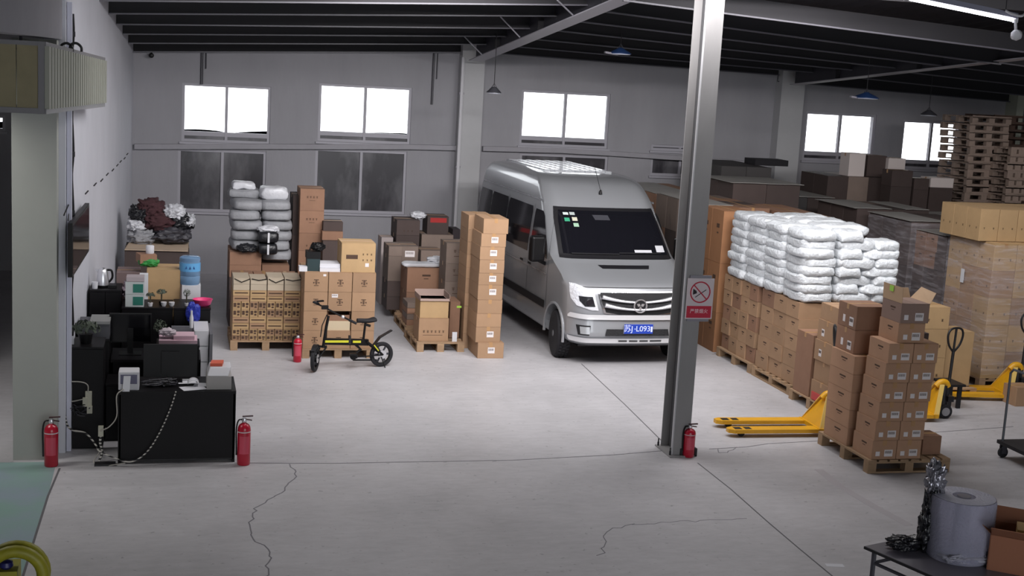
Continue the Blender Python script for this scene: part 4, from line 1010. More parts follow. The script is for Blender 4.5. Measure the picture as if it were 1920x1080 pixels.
# hood scoop, hood shut line
front_poly('hood_vent', [(-.36, .36, 1.375), (-.40, .40, 1.41)], BLKTRIM, .03, 12, 3)
front_poly('shut_line', [(-.86, .86, 1.168), (-.86, .86, 1.176)], BLKTRIM, .007, 24, 1)
# grille
front_poly('grille_surround', [(-.36, .36, .775), (-.52, .52, .80), (-.58, .58, .95), (-.615, .615, 1.13)], mat('grille_chrome', '#c8c8cc', .2, 1), .010, 22, 5)
front_poly('grille', [(-.30, .30, .79), (-.49, .49, .82), (-.545, .545, .95), (-.58, .58, 1.105)], mat('grille_black', '#0d0d11', .5, bump=.5, bscale=120), .016, 22, 5)
for zc in (.895, 1.0):
    m_ = MB(); pts = [Vector(Fp(y, zc - .025 + .075 * (abs(y) / .54) ** 2 * (.9), .045)) for y in lin(-.52 if zc < .95 else -.555, .52 if zc < .95 else .555, 22)]
    m_.tube(pts, [.017 + .018 * (abs(i - 11) / 11) ** 2.2 for i in range(23)], 8); m_.build('grille_bar', CHROME, van, True)
ex, ey, ez = VX, VY + sf(.93) - .055, .925
MB().lathe([(.075, -.01), (.088, .012), (.102, .012), (.105, -.0), (.102, -.012)], 36, Matrix.Translation((ex, ey, ez)) @ Matrix.Rotation(PI / 2, 4, 'X')).build('emblem_ring', CHROME, van, True)
em = MB().lathe([(.078, -.004), (.078, .002)], 30, Matrix.Translation((ex, ey - .004, ez)) @ Matrix.Rotation(PI / 2, 4, 'X')).build('emblem_disc', BLKTRIM, van)
m_ = MB()
for a0 in (90, 210, 330):
    ca, sa = math.cos(math.radians(a0 + 180)), math.sin(math.radians(a0 + 180)); px_, pz_ = -sa, ca
    tip = (ca * .060, sa * .060)
    def q_(a, c): return (ex + ca * a + px_ * c, ey - .008, ez + sa * a + pz_ * c)
    m_.prism([q_(.004, 0), q_(.030, .024), q_(.064, .004), q_(.064, -.004), q_(.030, -.024)], (0, -.006, 0))
m_.build('emblem_mark', CHROME, em)
# headlamps
for sd in (-1, 1):
    def hl(off, g=0):
        rows = [(.60 - g * -1, .70, .845), (.62, .89, .90), (.64, .945, .99), (.66, .955, 1.08), (.78, .95, 1.16), (.88, .945, 1.20)]
        return [((a if sd > 0 else -c), (c if sd > 0 else -a), z) for a, c, z in rows]
    h_ = front_poly('headlamp', hl(.0), mat('headlamp_glass', '#e2e4ea', .12, .15, coat=1, bump=.9, bscale=26), .012, 12, 3)
    rows = [(.655, .80, .90), (.67, .86, .97), (.69, .87, 1.04)]
    rows = [((a if sd > 0 else -c), (c if sd > 0 else -a), z) for a, c, z in rows]
    front_poly('reflector', rows, mat('lamp_inner', '#6f7075', .15, .9), .016, 8, 2, h_)
    cyl = MB().lathe([(.048, 0), (.052, .01), (.052, .02)], 18, Matrix.Translation(Fp(sd * .73, .96, .006)) @ Matrix.Rotation(PI / 2, 4, 'X')); cyl.build('lamp_lens', mat('lamp_projector', '#22232a', .05, coat=1), h_, True)
# bumper: lip whitened to paint its highlight, fog lamps, lower mesh, slots, skirt
front_poly('bumper_lip_highlight', [(-.97, .97, .715), (-.97, .97, .745), (-.95, .95, .785)], mat('bright_silver', '#e2e2e4', .3, .3, coat=.8), .035, 30, 2)
front_poly('lower_grille', [(-.49, .49, .475), (-.47, .47, .575)], mat('mesh_black', '#101014', .6, bump=.6, bscale=90), .012, 20, 3)
front_poly('bumper_skirt', [(-.93, .93, .365), (-.95, .95, .40), (-.96, .96, .44)], MT['bright_silver'], .04, 30, 2)
for i in range(4): front_poly('bumper_slot', [(-.29 + i * .16, -.16 + i * .16 + (.05 if i == 3 else 0), .392), (-.29 + i * .16, -.16 + i * .16 + (.05 if i == 3 else 0), .412)], BLKTRIM, .048, 4, 1)
for sd in (-1, 1):
    fo_ = front_poly('fog_recess', [(min(sd * .72, sd * .86), max(sd * .72, sd * .86), .475), (min(sd * .70, sd * .885), max(sd * .70, sd * .885), .62)], BLKTRIM, .006, 6, 3)
    front_poly('fog_lamp', [(min(sd * .715, sd * .835), max(sd * .715, sd * .835), .495), (min(sd * .715, sd * .845), max(sd * .715, sd * .845), .60)], mat('fog_panel', '#aeb0b3', .3, .4), .012, 6, 3, fo_)
# number plate
py_ = VY + sf(.58) - .035; plate = MB().box(VX - .22, VX + .22, py_, py_ + .012, .515, .655).build('number_plate', mat('plate_blue', '#1e3fa8', .4), van)
MB().box(VX - .222, VX + .222, py_ + .004, py_ + .014, .513, .657).build('plate_rim', MT['white_sheet'], plate)
PW = mat('plate_letter', '#d5dcff', .5)
for ch_, x_ in zip('苏J', (-.17, -.10)): text('plate_letter', ch_, .115, PW, plate, facing((VX + x_, py_ - .001, .585)))
MB().lathe([(.008, 0), (.008, .002)], 10, Matrix.Translation((VX - .055, py_, .585)) @ Matrix.Rotation(PI / 2, 4, 'X')).build('plate_dot', PW, plate)
for i, ch_ in enumerate('L093'): text('plate_letter', ch_, .115, PW, plate, facing((VX - .015 + i * .056, py_ - .001, .585)))
MB().box(VX + .185, VX + .212, py_ - .002, py_, .54, .62).build('plate_smudge', PW, plate)
# flanks: windows, mouldings, doors, handles
def side(name, poly, m, sd, off=.007, n_=3, parent=None):
    """poly rows (s0,s1,z) bottom-up on flank sd"""
    v_ = []; f_ = []; rows = []
    for a, c in zip(poly, poly[1:]):
        for k in range(n_): rows.append([a[i] + (c[i] - a[i]) * k / n_ for i in range(3)])
    rows.append(list(poly[-1])); nu = 6
    for s0, s1, z in rows:
        for i in range(nu + 1): v_.append((VX + sd * (wd(z) + off), VY + s0 + (s1 - s0) * i / nu, z))
    for j in range(len(rows) - 1):
        for i in range(nu): k = j * (nu + 1) + i; f_.append((k, k + 1, k + nu + 2, k + nu + 1))
    return MB().add(v_, f_).build(name, m, parent or van, True, fix=False)
SG = mat('tinted_side_glass', '#15151a', .07, spec=.6)
for sd in (-1, 1):
    side('side_window', [(1.33, 2.18, 1.40), (1.42, 2.20, 1.60), (1.72, 2.20, 2.02), (1.82, 2.18, 2.08)], SG, sd)
    side('side_window', [(2.34, 3.62, 1.38), (2.32, 3.64, 1.44), (2.32, 3.64, 2.02), (2.36, 3.60, 2.10)], SG, sd)
    side('side_window', [(3.70, 4.62, 1.38), (3.68, 4.64, 1.44), (3.68, 4.64, 2.02), (3.72, 4.60, 2.10)], SG, sd)
    side('side_window', [(4.70, 5.40, 1.38), (4.68, 5.42, 1.44), (4.68, 5.40, 2.02), (4.72, 5.36, 2.10)], SG, sd)
    side('side_moulding', [(1.32, 4.10, .64), (1.30, 4.10, .76)], BLKTRIM, sd, .014)
    side('side_moulding', [(5.0, 5.45, .64), (5.0, 5.45, .76)], BLKTRIM, sd, .014)
    side('body_crease', [(1.3, 5.4, 1.155), (1.3, 5.4, 1.185)], mat('crease_silver', '#b9bbbf', .25, .6, coat=.6), sd, .006)
    side('roof_rail', [(1.9, 5.3, 2.22), (1.9, 5.3, 2.25)], MT['crease_silver'], sd, .012)
    for s in (1.26, 2.26, 3.66):
        side('door_seam', [(s, s + .01, .42), (s, s + .01, 2.14)], BLKTRIM, sd, .004, 5)
    side('door_handle', [(2.0, 2.16, 1.20), (2.0, 2.16, 1.235)], BLACKP, sd, .03)
    side('door_handle', [(2.42, 2.58, 1.20), (2.42, 2.58, 1.235)], BLACKP, sd, .03)
    # arch flare
    for s, _ in WH:
        m_ = MB(); m_.tube([(VX + sd * (.985), VY + s + .44 * math.cos(a), .37 + .44 * math.sin(a)) for a in lin(-.15, PI + .15, 20)], .022, 6); m_.build('arch_flare', SILVER, van, True)
    # mirror
    x_ = VX + sd * 1.16; mm = MB(); mm.cbox((x_, VY + 1.30, 1.56), (.23, .13, .40), rz=-sd * .15)
    mi = mm.build('door_mirror', BLACKP, van); bv = mi.modifiers.new('round', 'BEVEL'); bv.width = .04; bv.segments = 3
    MB().tube([(x_, VY + 1.34, 1.40), (VX + sd * .95, VY + 1.42, 1.30)], .03, 6).build('mirror_arm', BLACKP, mi)
# wheels
for s, nm_w in WH:
    for sd in (-1, 1):
        M_ = Matrix.Translation((VX + sd * .995, VY + s, .35)) @ (Matrix.Rotation(math.radians(-7 if nm_w == 'front' else 0), 4, 'Z')) @ Matrix.Rotation(sd * PI / 2, 4, 'Y')
        ty = MB().lathe([(.20, -.215), (.30, -.215), (.335, -.20), (.35, -.17), (.352, -.1), (.35, -.04), (.335, -.012), (.29, .0), (.215, -.005)], 36, M_).build('tyre', RUBBER, van, True)
        tr = MB()
        for k in range(36):
            a = 2 * PI * k / 36
            for zz in (-.17, -.115, -.06):
                p = M_ @ Vector((.352 * math.cos(a + zz), .352 * math.sin(a + zz), zz)); tr.cbox(p, (.035, .022, .022), rx=0)
        tr.build('tread', RUBBER, ty)['kind'] = 'stuff'
        MB().lathe([(.205, -.01), (.19, -.04), (.12, -.055), (.10, -.02), (.05, -.01), (.045, .0)], 28, M_).build('rim', mat('steel_rim', '#8b8c90', .4, .7), ty, True)
        hb = MB()
        for k in range(8):
            a = 2 * PI * k / 8; p0 = M_ @ Vector((.06 * math.cos(a), .06 * math.sin(a), -.02)); p1 = M_ @ Vector((.19 * math.cos(a), .19 * math.sin(a), -.02)); hb.tube([p0, p1], .014, 5)
        hb.build('rim_spokes', MT['steel_rim'], ty)
# roof: raised panel ribs and aerial
for i in range(7):
    x_ = -.52 + 1.04 * i / 6; MB().box(VX + x_ - .05, VX + x_ + .05, VY + 2.95, VY + 5.15, 2.60, 2.637).build('roof_rib', MT['crease_silver'], van)
for i in range(9):
    y_ = VY + 3.0 + i * .25; MB().box(VX - .57, VX + .57, y_, y_ + .025, 2.605, 2.640).build('roof_groove', SILVER, van)
az = 2.36; ay = VY + sf(az); an = MB().lathe([(.03, 0), (.02, .05), (.006, .07)], 10, Matrix.Translation((VX - .0, ay - .01, az))).build('aerial_base', BLACKP, van)
MB().tube([(VX, ay - .01, az + .05), (VX - .03, ay + .25, az + .42)], .004, 5).build('aerial_whip', BLACKP, an)
MB().box(VX - .75, VX + .75, VY + .4, VY + 5.3, .24, .32).build('underbody', BLKTRIM, van)
for s, _ in WH: MB().tube([(VX - .8, VY + s, .35), (VX + .8, VY + s, .35)], .05, 8).build('axle', BLKTRIM, van)

# swing the van to its real heading
van.matrix_world = Matrix.Translation((VX, VY, 0)) @ Matrix.Rotation(math.radians(2.3), 4, 'Z') @ Matrix.Scale(.974, 4, (0, 0, 1)) @ Matrix.Translation((-VX, -VY, 0)) @ Matrix.Translation((VX, VY + 2.8, 0))

# ================================================================== SAFETY SIGN, EXTINGUISHERS
sg = Fr(1287, 1337, 522, 598, cy - .03); sy = cy - .03
sign = wroot('no_smoking_sign', ((sg[0] + sg[1]) / 2, sy, sg[2]), 'white and red no-open-flame sign strapped to the grey steel column', 'sign')
sx0_, sx1_, sz0, sz1 = sg; sx0_ += .0; MB().box(sx0_, sx1_, sy, sy + .006, sz0, sz1).build('sign_panel', mat('sign_white', '#d3c8cb', .5), sign)
SR = mat('sign_red', '#c01a3a', .5); zr = sz0 + (sz1 - sz0) * .32
MB().box(sx0_ + .012, sx1_ - .012, sy - .002, sy, sz0 + .012, zr).build('red_band', SR, sign)
xc_ = (sx0_ + sx1_) / 2; zc_ = sz0 + (sz1 - sz0) * .66; RR_ = (sx1_ - sx0_) * .36
MB().tube([(xc_ + RR_ * math.cos(a), sy - .003, zc_ + RR_ * math.sin(a)) for a in lin(0, 2 * PI, 32)[:-1]], .007, 6, closed=True).build('red_ring', SR, sign)
MB().tube([(xc_ - RR_ * .7, sy - .004, zc_ + RR_ * .7), (xc_ + RR_ * .7, sy - .004, zc_ - RR_ * .7)], .006, 6).build('red_slash', SR, sign)
m_ = MB(); m_.tube([(xc_ - RR_ * .5, sy - .002, zc_ - RR_ * .5), (xc_ + RR_ * .6, sy - .002, zc_ + RR_ * .25)], .004, 5)
m_.prism([(xc_ - RR_ * .75, sy, zc_ + RR_ * .35), (xc_ - RR_ * .75, sy, zc_ - RR_ * .25), (xc_ - RR_ * .35, sy, zc_ - RR_ * .1), (xc_ - RR_ * .4, sy, zc_ + RR_ * .12)], (0, -.003, 0)); m_.build('match_symbol', mat('sign_black', '#17121a', .6), sign)
text('sign_letters', '严禁烟火', .052, mat('sign_letter_white', '#f0d8de', .5), sign, facing((xc_, sy - .003, (sz0 + zr) / 2 + .012)))
MB().box(sx0_ + .03, sx1_ - .03, sy + .006, sy + .028, sz1 - .002, sz1 + .03).box(sx0_ + .03, sx1_ - .03, sy + .006, sy + .028, sz0 - .03, sz0).build('strap_bracket', FRAME, sign)
def extinguisher(px, py, H_, label, r=.066, stand=False, rz=0):
    p = at(px, py); p.y += r
    t = empty('fire_extinguisher', (p.x, p.y, 0), label, 'extinguisher', None, rz); k = H_ / .5; n_ = 28
    MB().lathe([(r * .9, 0), (r, .008), (r, .36 * k), (r * .93, .385 * k), (r * .7, .41 * k), (r * .32, .425 * k), (r * .3, .44 * k)], n_).build('cylinder', RED, t, True)
    MB().lathe([(.02, .43 * k), (.024, .44 * k), (.024, .46 * k), (.018, .475 * k)], 14).build('valve', CHROME, t, True)
    MB().beam((-.02, 0, .495 * k), (.085, 0, .50 * k), .022, .01).beam((-.02, 0, .47 * k), (.075, 0, .455 * k), .022, .008).build('handle', mat('extinguisher_handle', '#3a1016', .4), t)
    MB().tube(bez([(-.02, 0, .46 * k), (-.06, -.01, .45 * k), (-r - .012, -.01, .36 * k), (-r - .010, -.01, .2 * k), (-r - .008, -.012, .1 * k)]), .008, 6).build('hose', BLACKP, t, True)
    lb = MB(); n0 = 10
    v_ = []; f_ = []
    for i in range(n0 + 1):
        a = -PI / 2 - .75 + 1.5 * i / n0
        for z in (.12 * k, .30 * k): v_.append(((r + .001) * math.cos(a), (r + .001) * math.sin(a), z))
    for i in range(n0): f_.append((2 * i, 2 * i + 2, 2 * i + 3, 2 * i + 1))
    lb.add(v_, f_); lb_ = lb.build('printed_label', mat('extinguisher_label', '#c8485c', .4), t, fix=False)
    MB().lathe([(r + .0015, .335 * k), (r + .0015, .345 * k)], n_, cap=False).build('white_band', MT['sign_white'], t, fix=False)
    if stand:
        MB().box(-r - .03, r + .035, -.01, r + .06, 0, .012).box(-r - .03, -r - .005, -.01, r + .02, 0, .09).box(r + .01, r + .035, -.01, r + .02, 0, .09).build('stand', BLKTRIM, t)
    return t
extinguisher(95, 877, .50, 'red fire extinguisher at the foot of the cream column on the far left')
extinguisher(457, 874, .51, 'red fire extinguisher beside the right end of the black desk')
extinguisher(558, 680, .385, 'red fire extinguisher between the small cartons and the folding bike', .057)
extinguisher(1294, 859, .375, 'red fire extinguisher in a black stand at the foot of the grey steel column', .066, True)

# ================================================================== FOLDING E-BIKE
f0, r0 = at(590, 697), at(714, 687)
bd = (r0 - f0); bd.z = 0; WB = bd.length; bu = bd.normalized(); bn = Vector((bu.y, -bu.x, 0))   # bn points to the camera
bike = wroot('folding_bike', ((f0.x + r0.x) / 2, (f0.y + r0.y) / 2, 0), 'small black and yellow folding electric bike parked before the crested cartons', 'bike')
def bp_(px, py, off=0.0): return atp(px, py, f0, bn) + bn * off
WR = .172
rc = r0 + Vector((0, 0, WR)); fc = f0 + Vector((0, 0, WR + .01))
stv = (bu * math.cos(.95) + bn * (-math.sin(.95)))       # rolling direction of the turned front wheel
stv = (bu * math.cos(math.radians(52)) - bn * math.sin(math.radians(52)))
def wheel(c, axis, nm_w):
    M_ = Matrix.Translation(c) @ axis.to_track_quat('Z', 'Y').to_matrix().to_4x4()
    ty = MB().lathe([(.128, -.02), (.15, -.028), (.168, -.022), (.173, 0), (.168, .022), (.15, .028), (.128, .02), (.128, -.02)], 36, M_, cap=False).build('tyre', RUBBER, bike, True)
    MB().lathe([(.118, -.014), (.130, -.018), (.130, .018), (.118, .014), (.118, -.014)], 30, M_, cap=False).build('rim', BLACKP, ty, True)
    MB().lathe([(.045, -.03), (.05, 0), (.045, .03)], 18, M_).build('hub_motor', BLACKP, ty, True)
    sp = MB()
    for k in range(6):
        a = 2 * PI * k / 6
        for e in (-.12, .12): sp.tube([M_ @ Vector((.04 * math.cos(a + e), .04 * math.sin(a + e), 0)), M_ @ Vector((.122 * math.cos(a + e * .6), .122 * math.sin(a + e * .6), 0))], .007, 5)
    sp.build('spokes', mat('cast_spoke', '#3c3d44', .4, .4), ty)
    dk = MB().lathe([(.06, .034), (.06, .037)], 20, M_).build('brake_disc', CHROME, ty)
wheel(rc, bn, 'rear'); faxis = stv.cross(Vector((0, 0, 1))).normalized(); wheel(fc, faxis, 'front')
hd0, hd1 = bp_(607, 645), bp_(616, 592)
MB().tube([bp_(606, 652), bp_(612, 612), hd1], [.022, .02, .018], 10).build('steering_column', BLACKP, bike, True)
MB().tube([bp_(601, 632), bp_(604, 610), bp_(613, 590)], .007, 6).build('cable', BLACKP, bike)
MB().tube([bp_(606, 650) + faxis * .045, fc + faxis * .045], .012, 8).tube([bp_(606, 650) - faxis * .045, fc - faxis * .045], .012, 8).tube([bp_(606, 650) + faxis * .05, bp_(606, 650) - faxis * .05], .016, 8).build('fork', BLACKP, bike, True)
hb0, hb1 = bp_(597, 570, -.16), bp_(660, 603, .14)
MB().tube([hb0, bp_(612, 578, -.02), bp_(630, 588, .06), hb1], .012, 8).build('handlebar', BLACKP, bike, True)
MB().tube([hb0, bp_(604, 573, -.1)], .018, 8).tube([bp_(648, 597, .1), hb1], .018, 8).build('grip', RUBBER, bike, True)
MB().cbox(bp_(611, 577, -.03), (.09, .05, .05)).build('display', BLACKP, bike); MB().cbox(bp_(604, 566, -.06), (.1, .03, .02), rz=.5).build('brake_lever', BLACKP, bike)
MB().lathe([(.022, -.02), (.028, .0), (.02, .015)], 12, Matrix.Translation(bp_(637, 591, .1))).build('headlight', CHROME, bike, True)
MB().beam(bp_(607, 634), bp_(690, 636), .05, .085).build('frame_beam', BLACKP, bike)
a, c = bp_(608, 637.5, .026), bp_(652, 637.5, .026); MB().beam(a, c, .008, .03).build('yellow_stripe', mat('bike_yellow', '#c9c531', .4), bike)
a, c = bp_(660, 638, .026), bp_(675, 638, .026); MB().beam(a, c, .008, .03).build('yellow_stripe', MT['bike_yellow'], bike)
MB().cbox(bp_(655.5, 637), (.03, .07, .11)).build('folding_hinge', BLKTRIM, bike)
MB().tube([bp_(685, 606), bp_(681, 640)], .016, 10).build('seat_post', BLACKP, bike, True)
sdl = []; 
c0 = bp_(686, 601); vs = []; fs = []
for i in range(9):
    t = i / 8; wd_ = .025 + .06 * max(0, (t - .25) / .75) ** .8; hgt = .028 + .012 * t; zc2 = .008 * math.cos(t * 5) + .01 * t
    for k in range(10):
        a = 2 * PI * k / 10; p = c0 + bu * (-.13 + .26 * t) + bn * (wd_ * math.cos(a)) + Vector((0, 0, zc2 + .028 * math.sin(a) * (1 if math.sin(a) > 0 else 1.2))); vs.append(p)
for i in range(8):
    for k in range(10): k2 = (k + 1) % 10; fs.append((i * 10 + k, i * 10 + k2, (i + 1) * 10 + k2, (i + 1) * 10 + k))
fs += [tuple(range(10))[::-1], tuple(range(80, 90))]
MB().add(vs, fs).build('saddle', RUBBER, bike, True)
MB().tube([bp_(684, 608), bp_(694, 611)], .018, 8).build('seat_spring', BLACKP, bike)
MB().tube([bp_(685, 639, .04), bp_(697, 648, .05), rc + bn * .05], .014, 8).tube([bp_(685, 639, -.04), rc - bn * .05], .014, 8).build('rear_stay', BLACKP, bike, True)
MB().tube([bp_(698, 646, .056), bp_(706, 656, .056)], .011, 6).build('yellow_stay_mark', MT['bike_yellow'], bike)
MB().tube([bp_(663, 642), bp_(676, 655), bp_(660, 668)], .022, 8).build('lower_frame', BLACKP, bike, True)
MB().tube([bp_(652, 664, .05), bp_(664, 668, .05), rc + bn * .055], .009, 6).build('chain_guard', BLACKP, bike)
MB().tube([bp_(662, 675), bp_(706, 675)], .012, 8).build('stand_bar', BLACKP, bike, True)
MB().lathe([(.05, -.01), (.055, 0), (.05, .01)], 18, Matrix.Translation(bp_(660, 666, .05)) @ bn.to_track_quat('Z', 'Y').to_matrix().to_4x4()).build('crank', BLACKP, bike, True)
MB().cbox(bp_(656, 661, .10), (.09, .08, .02)).build('pedal', BLACKP, bike); MB().cbox(bp_(668, 672, -.08), (.09, .08, .02)).build('pedal', BLACKP, bike)
pts = [bp_(698, 651), bp_(712, 633), bp_(734, 620)]; MB().add([pts[0] + bn * .035, pts[0] - bn * .035, pts[1] + bn * .035, pts[1] - bn * .035, pts[2] + bn * .03, pts[2] - bn * .03,
    *[p + Vector((0, 0, .012)) + (bn * s_) for p, s_ in ((pts[0], .035), (pts[0], -.035), (pts[1], .035), (pts[1], -.035), (pts[2], .03), (pts[2], -.03))]],
    ((0, 2, 3, 1), (2, 4, 5, 3), (6, 7, 9, 8), (8, 9, 11, 10), (0, 6, 8, 2), (2, 8, 10, 4), (1, 3, 9, 7), (3, 5, 11, 9), (4, 10, 11, 5), (0, 1, 7, 6))).build('rear_mudguard', BLKTRIM, bike)
ft = bp_(606, 650); e0 = fc - stv * .05 + Vector((0, 0, .195)); 
m_ = MB(); P = [fc + stv * (.19 * math.cos(a)) + Vector((0, 0, .19 * math.sin(a))) for a in lin(.5, 2.4, 8)]
for q0_, q1_ in zip(P, P[1:]): m_.beam(q0_, q1_, .055, .006, (0, 0, 1))
m_.build('front_mudguard', BLKTRIM, bike)
MB().tube([bp_(712, 668, .05), bp_(717, 690, .10)], .008, 6).build('kickstand', BLACKP, bike)

# ================================================================== PALLET JACKS
def jack(x, y, rz, label, handle=True, hz_=1.22, lean=.06, turn=20):
    t = empty('pallet_jack', (x, y, 0), label, 'pallet jack', None, rz)
    for sd in (-1, 1):
        y0, y1 = (.12, .28) if sd > 0 else (-.28, -.12)
        MB().prism([(-1.15, y0 + .04, .05), (-1.08, y0, .05), (0, y0, .05), (0, y1, .05), (-1.08, y1, .05), (-1.15, y1 - .04, .05)], (0, 0, .045)).build('fork', YEL, t)
        MB().box(-1.07, -.98, y0 + .035, y1 - .035, .094, .097).box(-.94, -.86, y0 + .035, y1 - .035, .094, .097).build('fork_slot', BLKTRIM, t)
        MB().lathe([(.035, -.04), (.04, 0), (.035, .04)], 14, Matrix.Translation((-.98, (y0 + y1) / 2, .04)) @ Matrix.Rotation(PI / 2, 4, 'X')).build('load_roller', RUBBER, t, True)
    # sloping frame that narrows to the pump head
    MB().prism([(-.02, -.28, .06), (-.02, .28, .06), (.16, .07, .40), (.16, -.07, .40)], (.02, 0, .01)).box(-.02, .05, -.28, .28, .05, .10).build('frame_plate', YEL, t)
    MB().prism([(-.02, .28, .06), (.05, .28, .06), (.20, .07, .44), (.14, .07, .44)], (0, -.012, 0)).prism([(-.02, -.28, .06), (.05, -.28, .06), (.20, -.07, .44), (.14, -.07, .44)], (0, .012, 0)).build('frame_rib', mat('pale_yellow_enamel', '#d9b968', .45), t)
    MB().tube(bez([(.12, 0, .40), (.18, 0, .455), (.25, 0, .45), (.28, 0, .40)]), .045, 10).build('rocker', YEL, t, True)
    MB().lathe([(.06, .08), (.06, .22), (.045, .24), (.045, .42)], 16, Matrix.Translation((.24, 0, 0))).build('pump', BLKTRIM, t, True)
    for yy in (-.075, .075):
        MB().lathe([(.07, -.026), (.09, -.022), (.092, 0), (.09, .022), (.07, .026)], 22, Matrix.Translation((.24, yy, .092)) @ Matrix.Rotation(PI / 2, 4, 'X')).build('steer_wheel', RUBBER, t, True)
        MB().lathe([(.055, -.029), (.055, .029)], 18, Matrix.Translation((.24, yy, .092)) @ Matrix.Rotation(PI / 2, 4, 'X')).build('wheel_hub', mat('worn_hub', '#8f8e92', .5), t, True)
    MB().box(.26, .34, -.09, .09, .22, .29).build('foot_pedal', BLKTRIM, t)
    tc_, ts_ = math.cos(math.radians(turn)), math.sin(math.radians(turn))
    def H_(z, yy=0): return (.29 + lean * (z - .3) + yy * ts_, yy * tc_, z)
    MB().tube([H_(.25), H_(.7), H_(hz_ - .30)], .02, 8).build('handle_pole', BLKTRIM, t, True)
    lp = [H_(hz_ - .32, 0), H_(hz_ - .22, .09), H_(hz_ - .10, .125), H_(hz_ - .02, .09), H_(hz_, 0), H_(hz_ - .02, -.09), H_(hz_ - .10, -.125), H_(hz_ - .22, -.09)]
    MB().tube(bez(lp + [lp[0]], 4)[:-1], .014, 8, closed=True).tube([H_(hz_ - .3), H_(hz_ - .01)], .015, 8).build('handle_loop', BLKTRIM, t, True)
    return t
jack(7.50, 14.03, math.radians(-1.5), 'yellow pallet jack with its bare forks pointing into the aisle, by the column', hz_=1.30, lean=-.09)
jack(9.40, 14.60, math.radians(-4), 'yellow pallet jack with black loop handle behind the labelled cartons', hz_=1.17, lean=.03, turn=75)
jack(11.16, 15.58, math.radians(-8), 'yellow pallet jack before the shrink-wrapped load at the right edge', hz_=1.20, lean=.03, turn=80)
tag(MB().box(9.95, 10.2, 14.95, 15.35, .30, .33).box(9.98, 10.03, 14.98, 15.02, 0, .30).box(10.12, 10.17, 14.98, 15.02, 0, .30).box(9.98, 10.03, 15.28, 15.32, 0, .30).box(10.12, 10.17, 15.28, 15.32, 0, .30).build('step_stool', BLKTRIM), 'low black stool beside the wheels of the middle pallet jack', 'stool')
q = Fr(1868, 1903, 713, 746, 15.5); carton(q[0], q[1], 15.05, 15.35, 0, .26, 'small tan carton on the floor by the wrapped load at the right edge', None, TAN)
# --- hand cart at the right edge
wp = at(1903, 872)
ct = wroot('platform_cart', (wp.x + .5, wp.y, 0), 'grey platform cart with upright bar at the right edge of the frame', 'cart')
MB().box(wp.x - .02, wp.x + 1.0, wp.y - .35, wp.y + .35, .16, .20).build('deck', STEEL_D, ct)
for dx in (.04, .9):
    for dy in (-.3, .3):
        MB().lathe([(.045, -.018), (.06, -.014), (.06, .014), (.045, .018)], 18, Matrix.Translation((wp.x + dx, wp.y + dy, .06)) @ Matrix.Rotation(PI / 2, 4, 'X')).build('caster', RUBBER, ct, True)
        MB().box(wp.x + dx - .03, wp.x + dx + .03, wp.y + dy - .03, wp.y + dy - .022, .05, .16).box(wp.x + dx - .03, wp.x + dx + .03, wp.y + dy + .022, wp.y + dy + .03, .05, .16).build('caster_fork', STEEL_M, ct)
tp = [(wp.x + .02, wp.y - .3, .2), (wp.x + .02, wp.y - .3, 1.0), (wp.x + .02, wp.y - .25, 1.05), (wp.x + .02, wp.y + .25, 1.05), (wp.x + .02, wp.y + .3, 1.0), (wp.x + .02, wp.y + .3, .2)]
MB().tube(tp, .014, 8).build('push_handle', mat('cart_tube', '#55595f', .4, .3), ct, True)

# ================================================================== CEILING LAMPS
def pendant(px, py, Y, w_, label, blue, flat=False):
    p = aty(px, py, Y); t = wroot('pendant_lamp', (p.x, p.y, p.z), label, 'lamp')
    m = mat('blue_lamp_housing', '#26406e', .4) if blue else mat('grey_lamp_housing', '#4a4a50', .4)
    MB().lathe([(.03, .10), (.06, .08), (w_ * .35, .045), (w_ * .5, .01), (w_ * .5, 0)], 24, Matrix.Translation(p)).build('housing', m, t, True)
    MB().lathe([(w_ * .44, -.012), (w_ * .46, 0)], 24, Matrix.Translation(p)).build('diffuser', mat('lamp_diffuser', '#c9ccd8', .4), t, True)
    if blue: MB().cbox(p + Vector((-w_ * .45, -.02, .0)), (.22, .07, .03), ry=.1).build('driver_arm', FRAME, t)
    MB().tube([p + Vector((0, 0, .10)), (p.x, p.y, rz(p.y) + .2)], .006, 5).build('hanging_wire', STEEL_D, t)
    MB().tube([p + Vector((-.05, 0, .08)), p + Vector((0, 0, .16)), p + Vector((.05, 0, .08))], .006, 5).build('hook', STEEL_M, t)
pendant(926, 174, 22.0, .26, 'small grey pendant lamp hanging by the pier left of the van', False)
pendant(1163, 101, 20.5, .36, 'white and blue pendant lamp high above the van roof', True)
pendant(1624, 184, 20.0, .42, 'blue pendant lamp hanging before the fourth window', True)
pendant(1741, 216, 22.5, .32, 'small grey-white pendant lamp above the fifth window', False)
EM = mat('lit_tube', '#ffffff', .4, emit='#f4f4ff', estr=9)
def batten(a, c, label, gr=None):
    a, c = Vector(a), Vector(c); m = (a + c) / 2; t = wroot('batten_lamp', m, label, 'lamp', gr)
    MB().beam(a + Vector((0, 0, .055)), c + Vector((0, 0, .055)), .07, .05).build('housing', mat('batten_housing', '#8c8c9c', .4), t)
    d_ = (c - a).normalized(); MB().tube([a + d_ * .04 - Vector((0, 0, .012)), c - d_ * .04 - Vector((0, 0, .012))], .018, 10).build('tube', EM, t, True)
    for e in (a, c): MB().cbox(e - Vector((0, 0, .01)), (.03, .05, .05)).build('end_cap', WHITE, t)
    for e in (a.lerp(c, .1), a.lerp(c, .9)): MB().tube([e + Vector((0, 0, .05)), (e.x, e.y, rz(e.y))], .005, 5).build('hanging_wire', STEEL_D, t)
ta, tb = aty(1700, -6, 11.4), aty(1904, 36, 11.6)
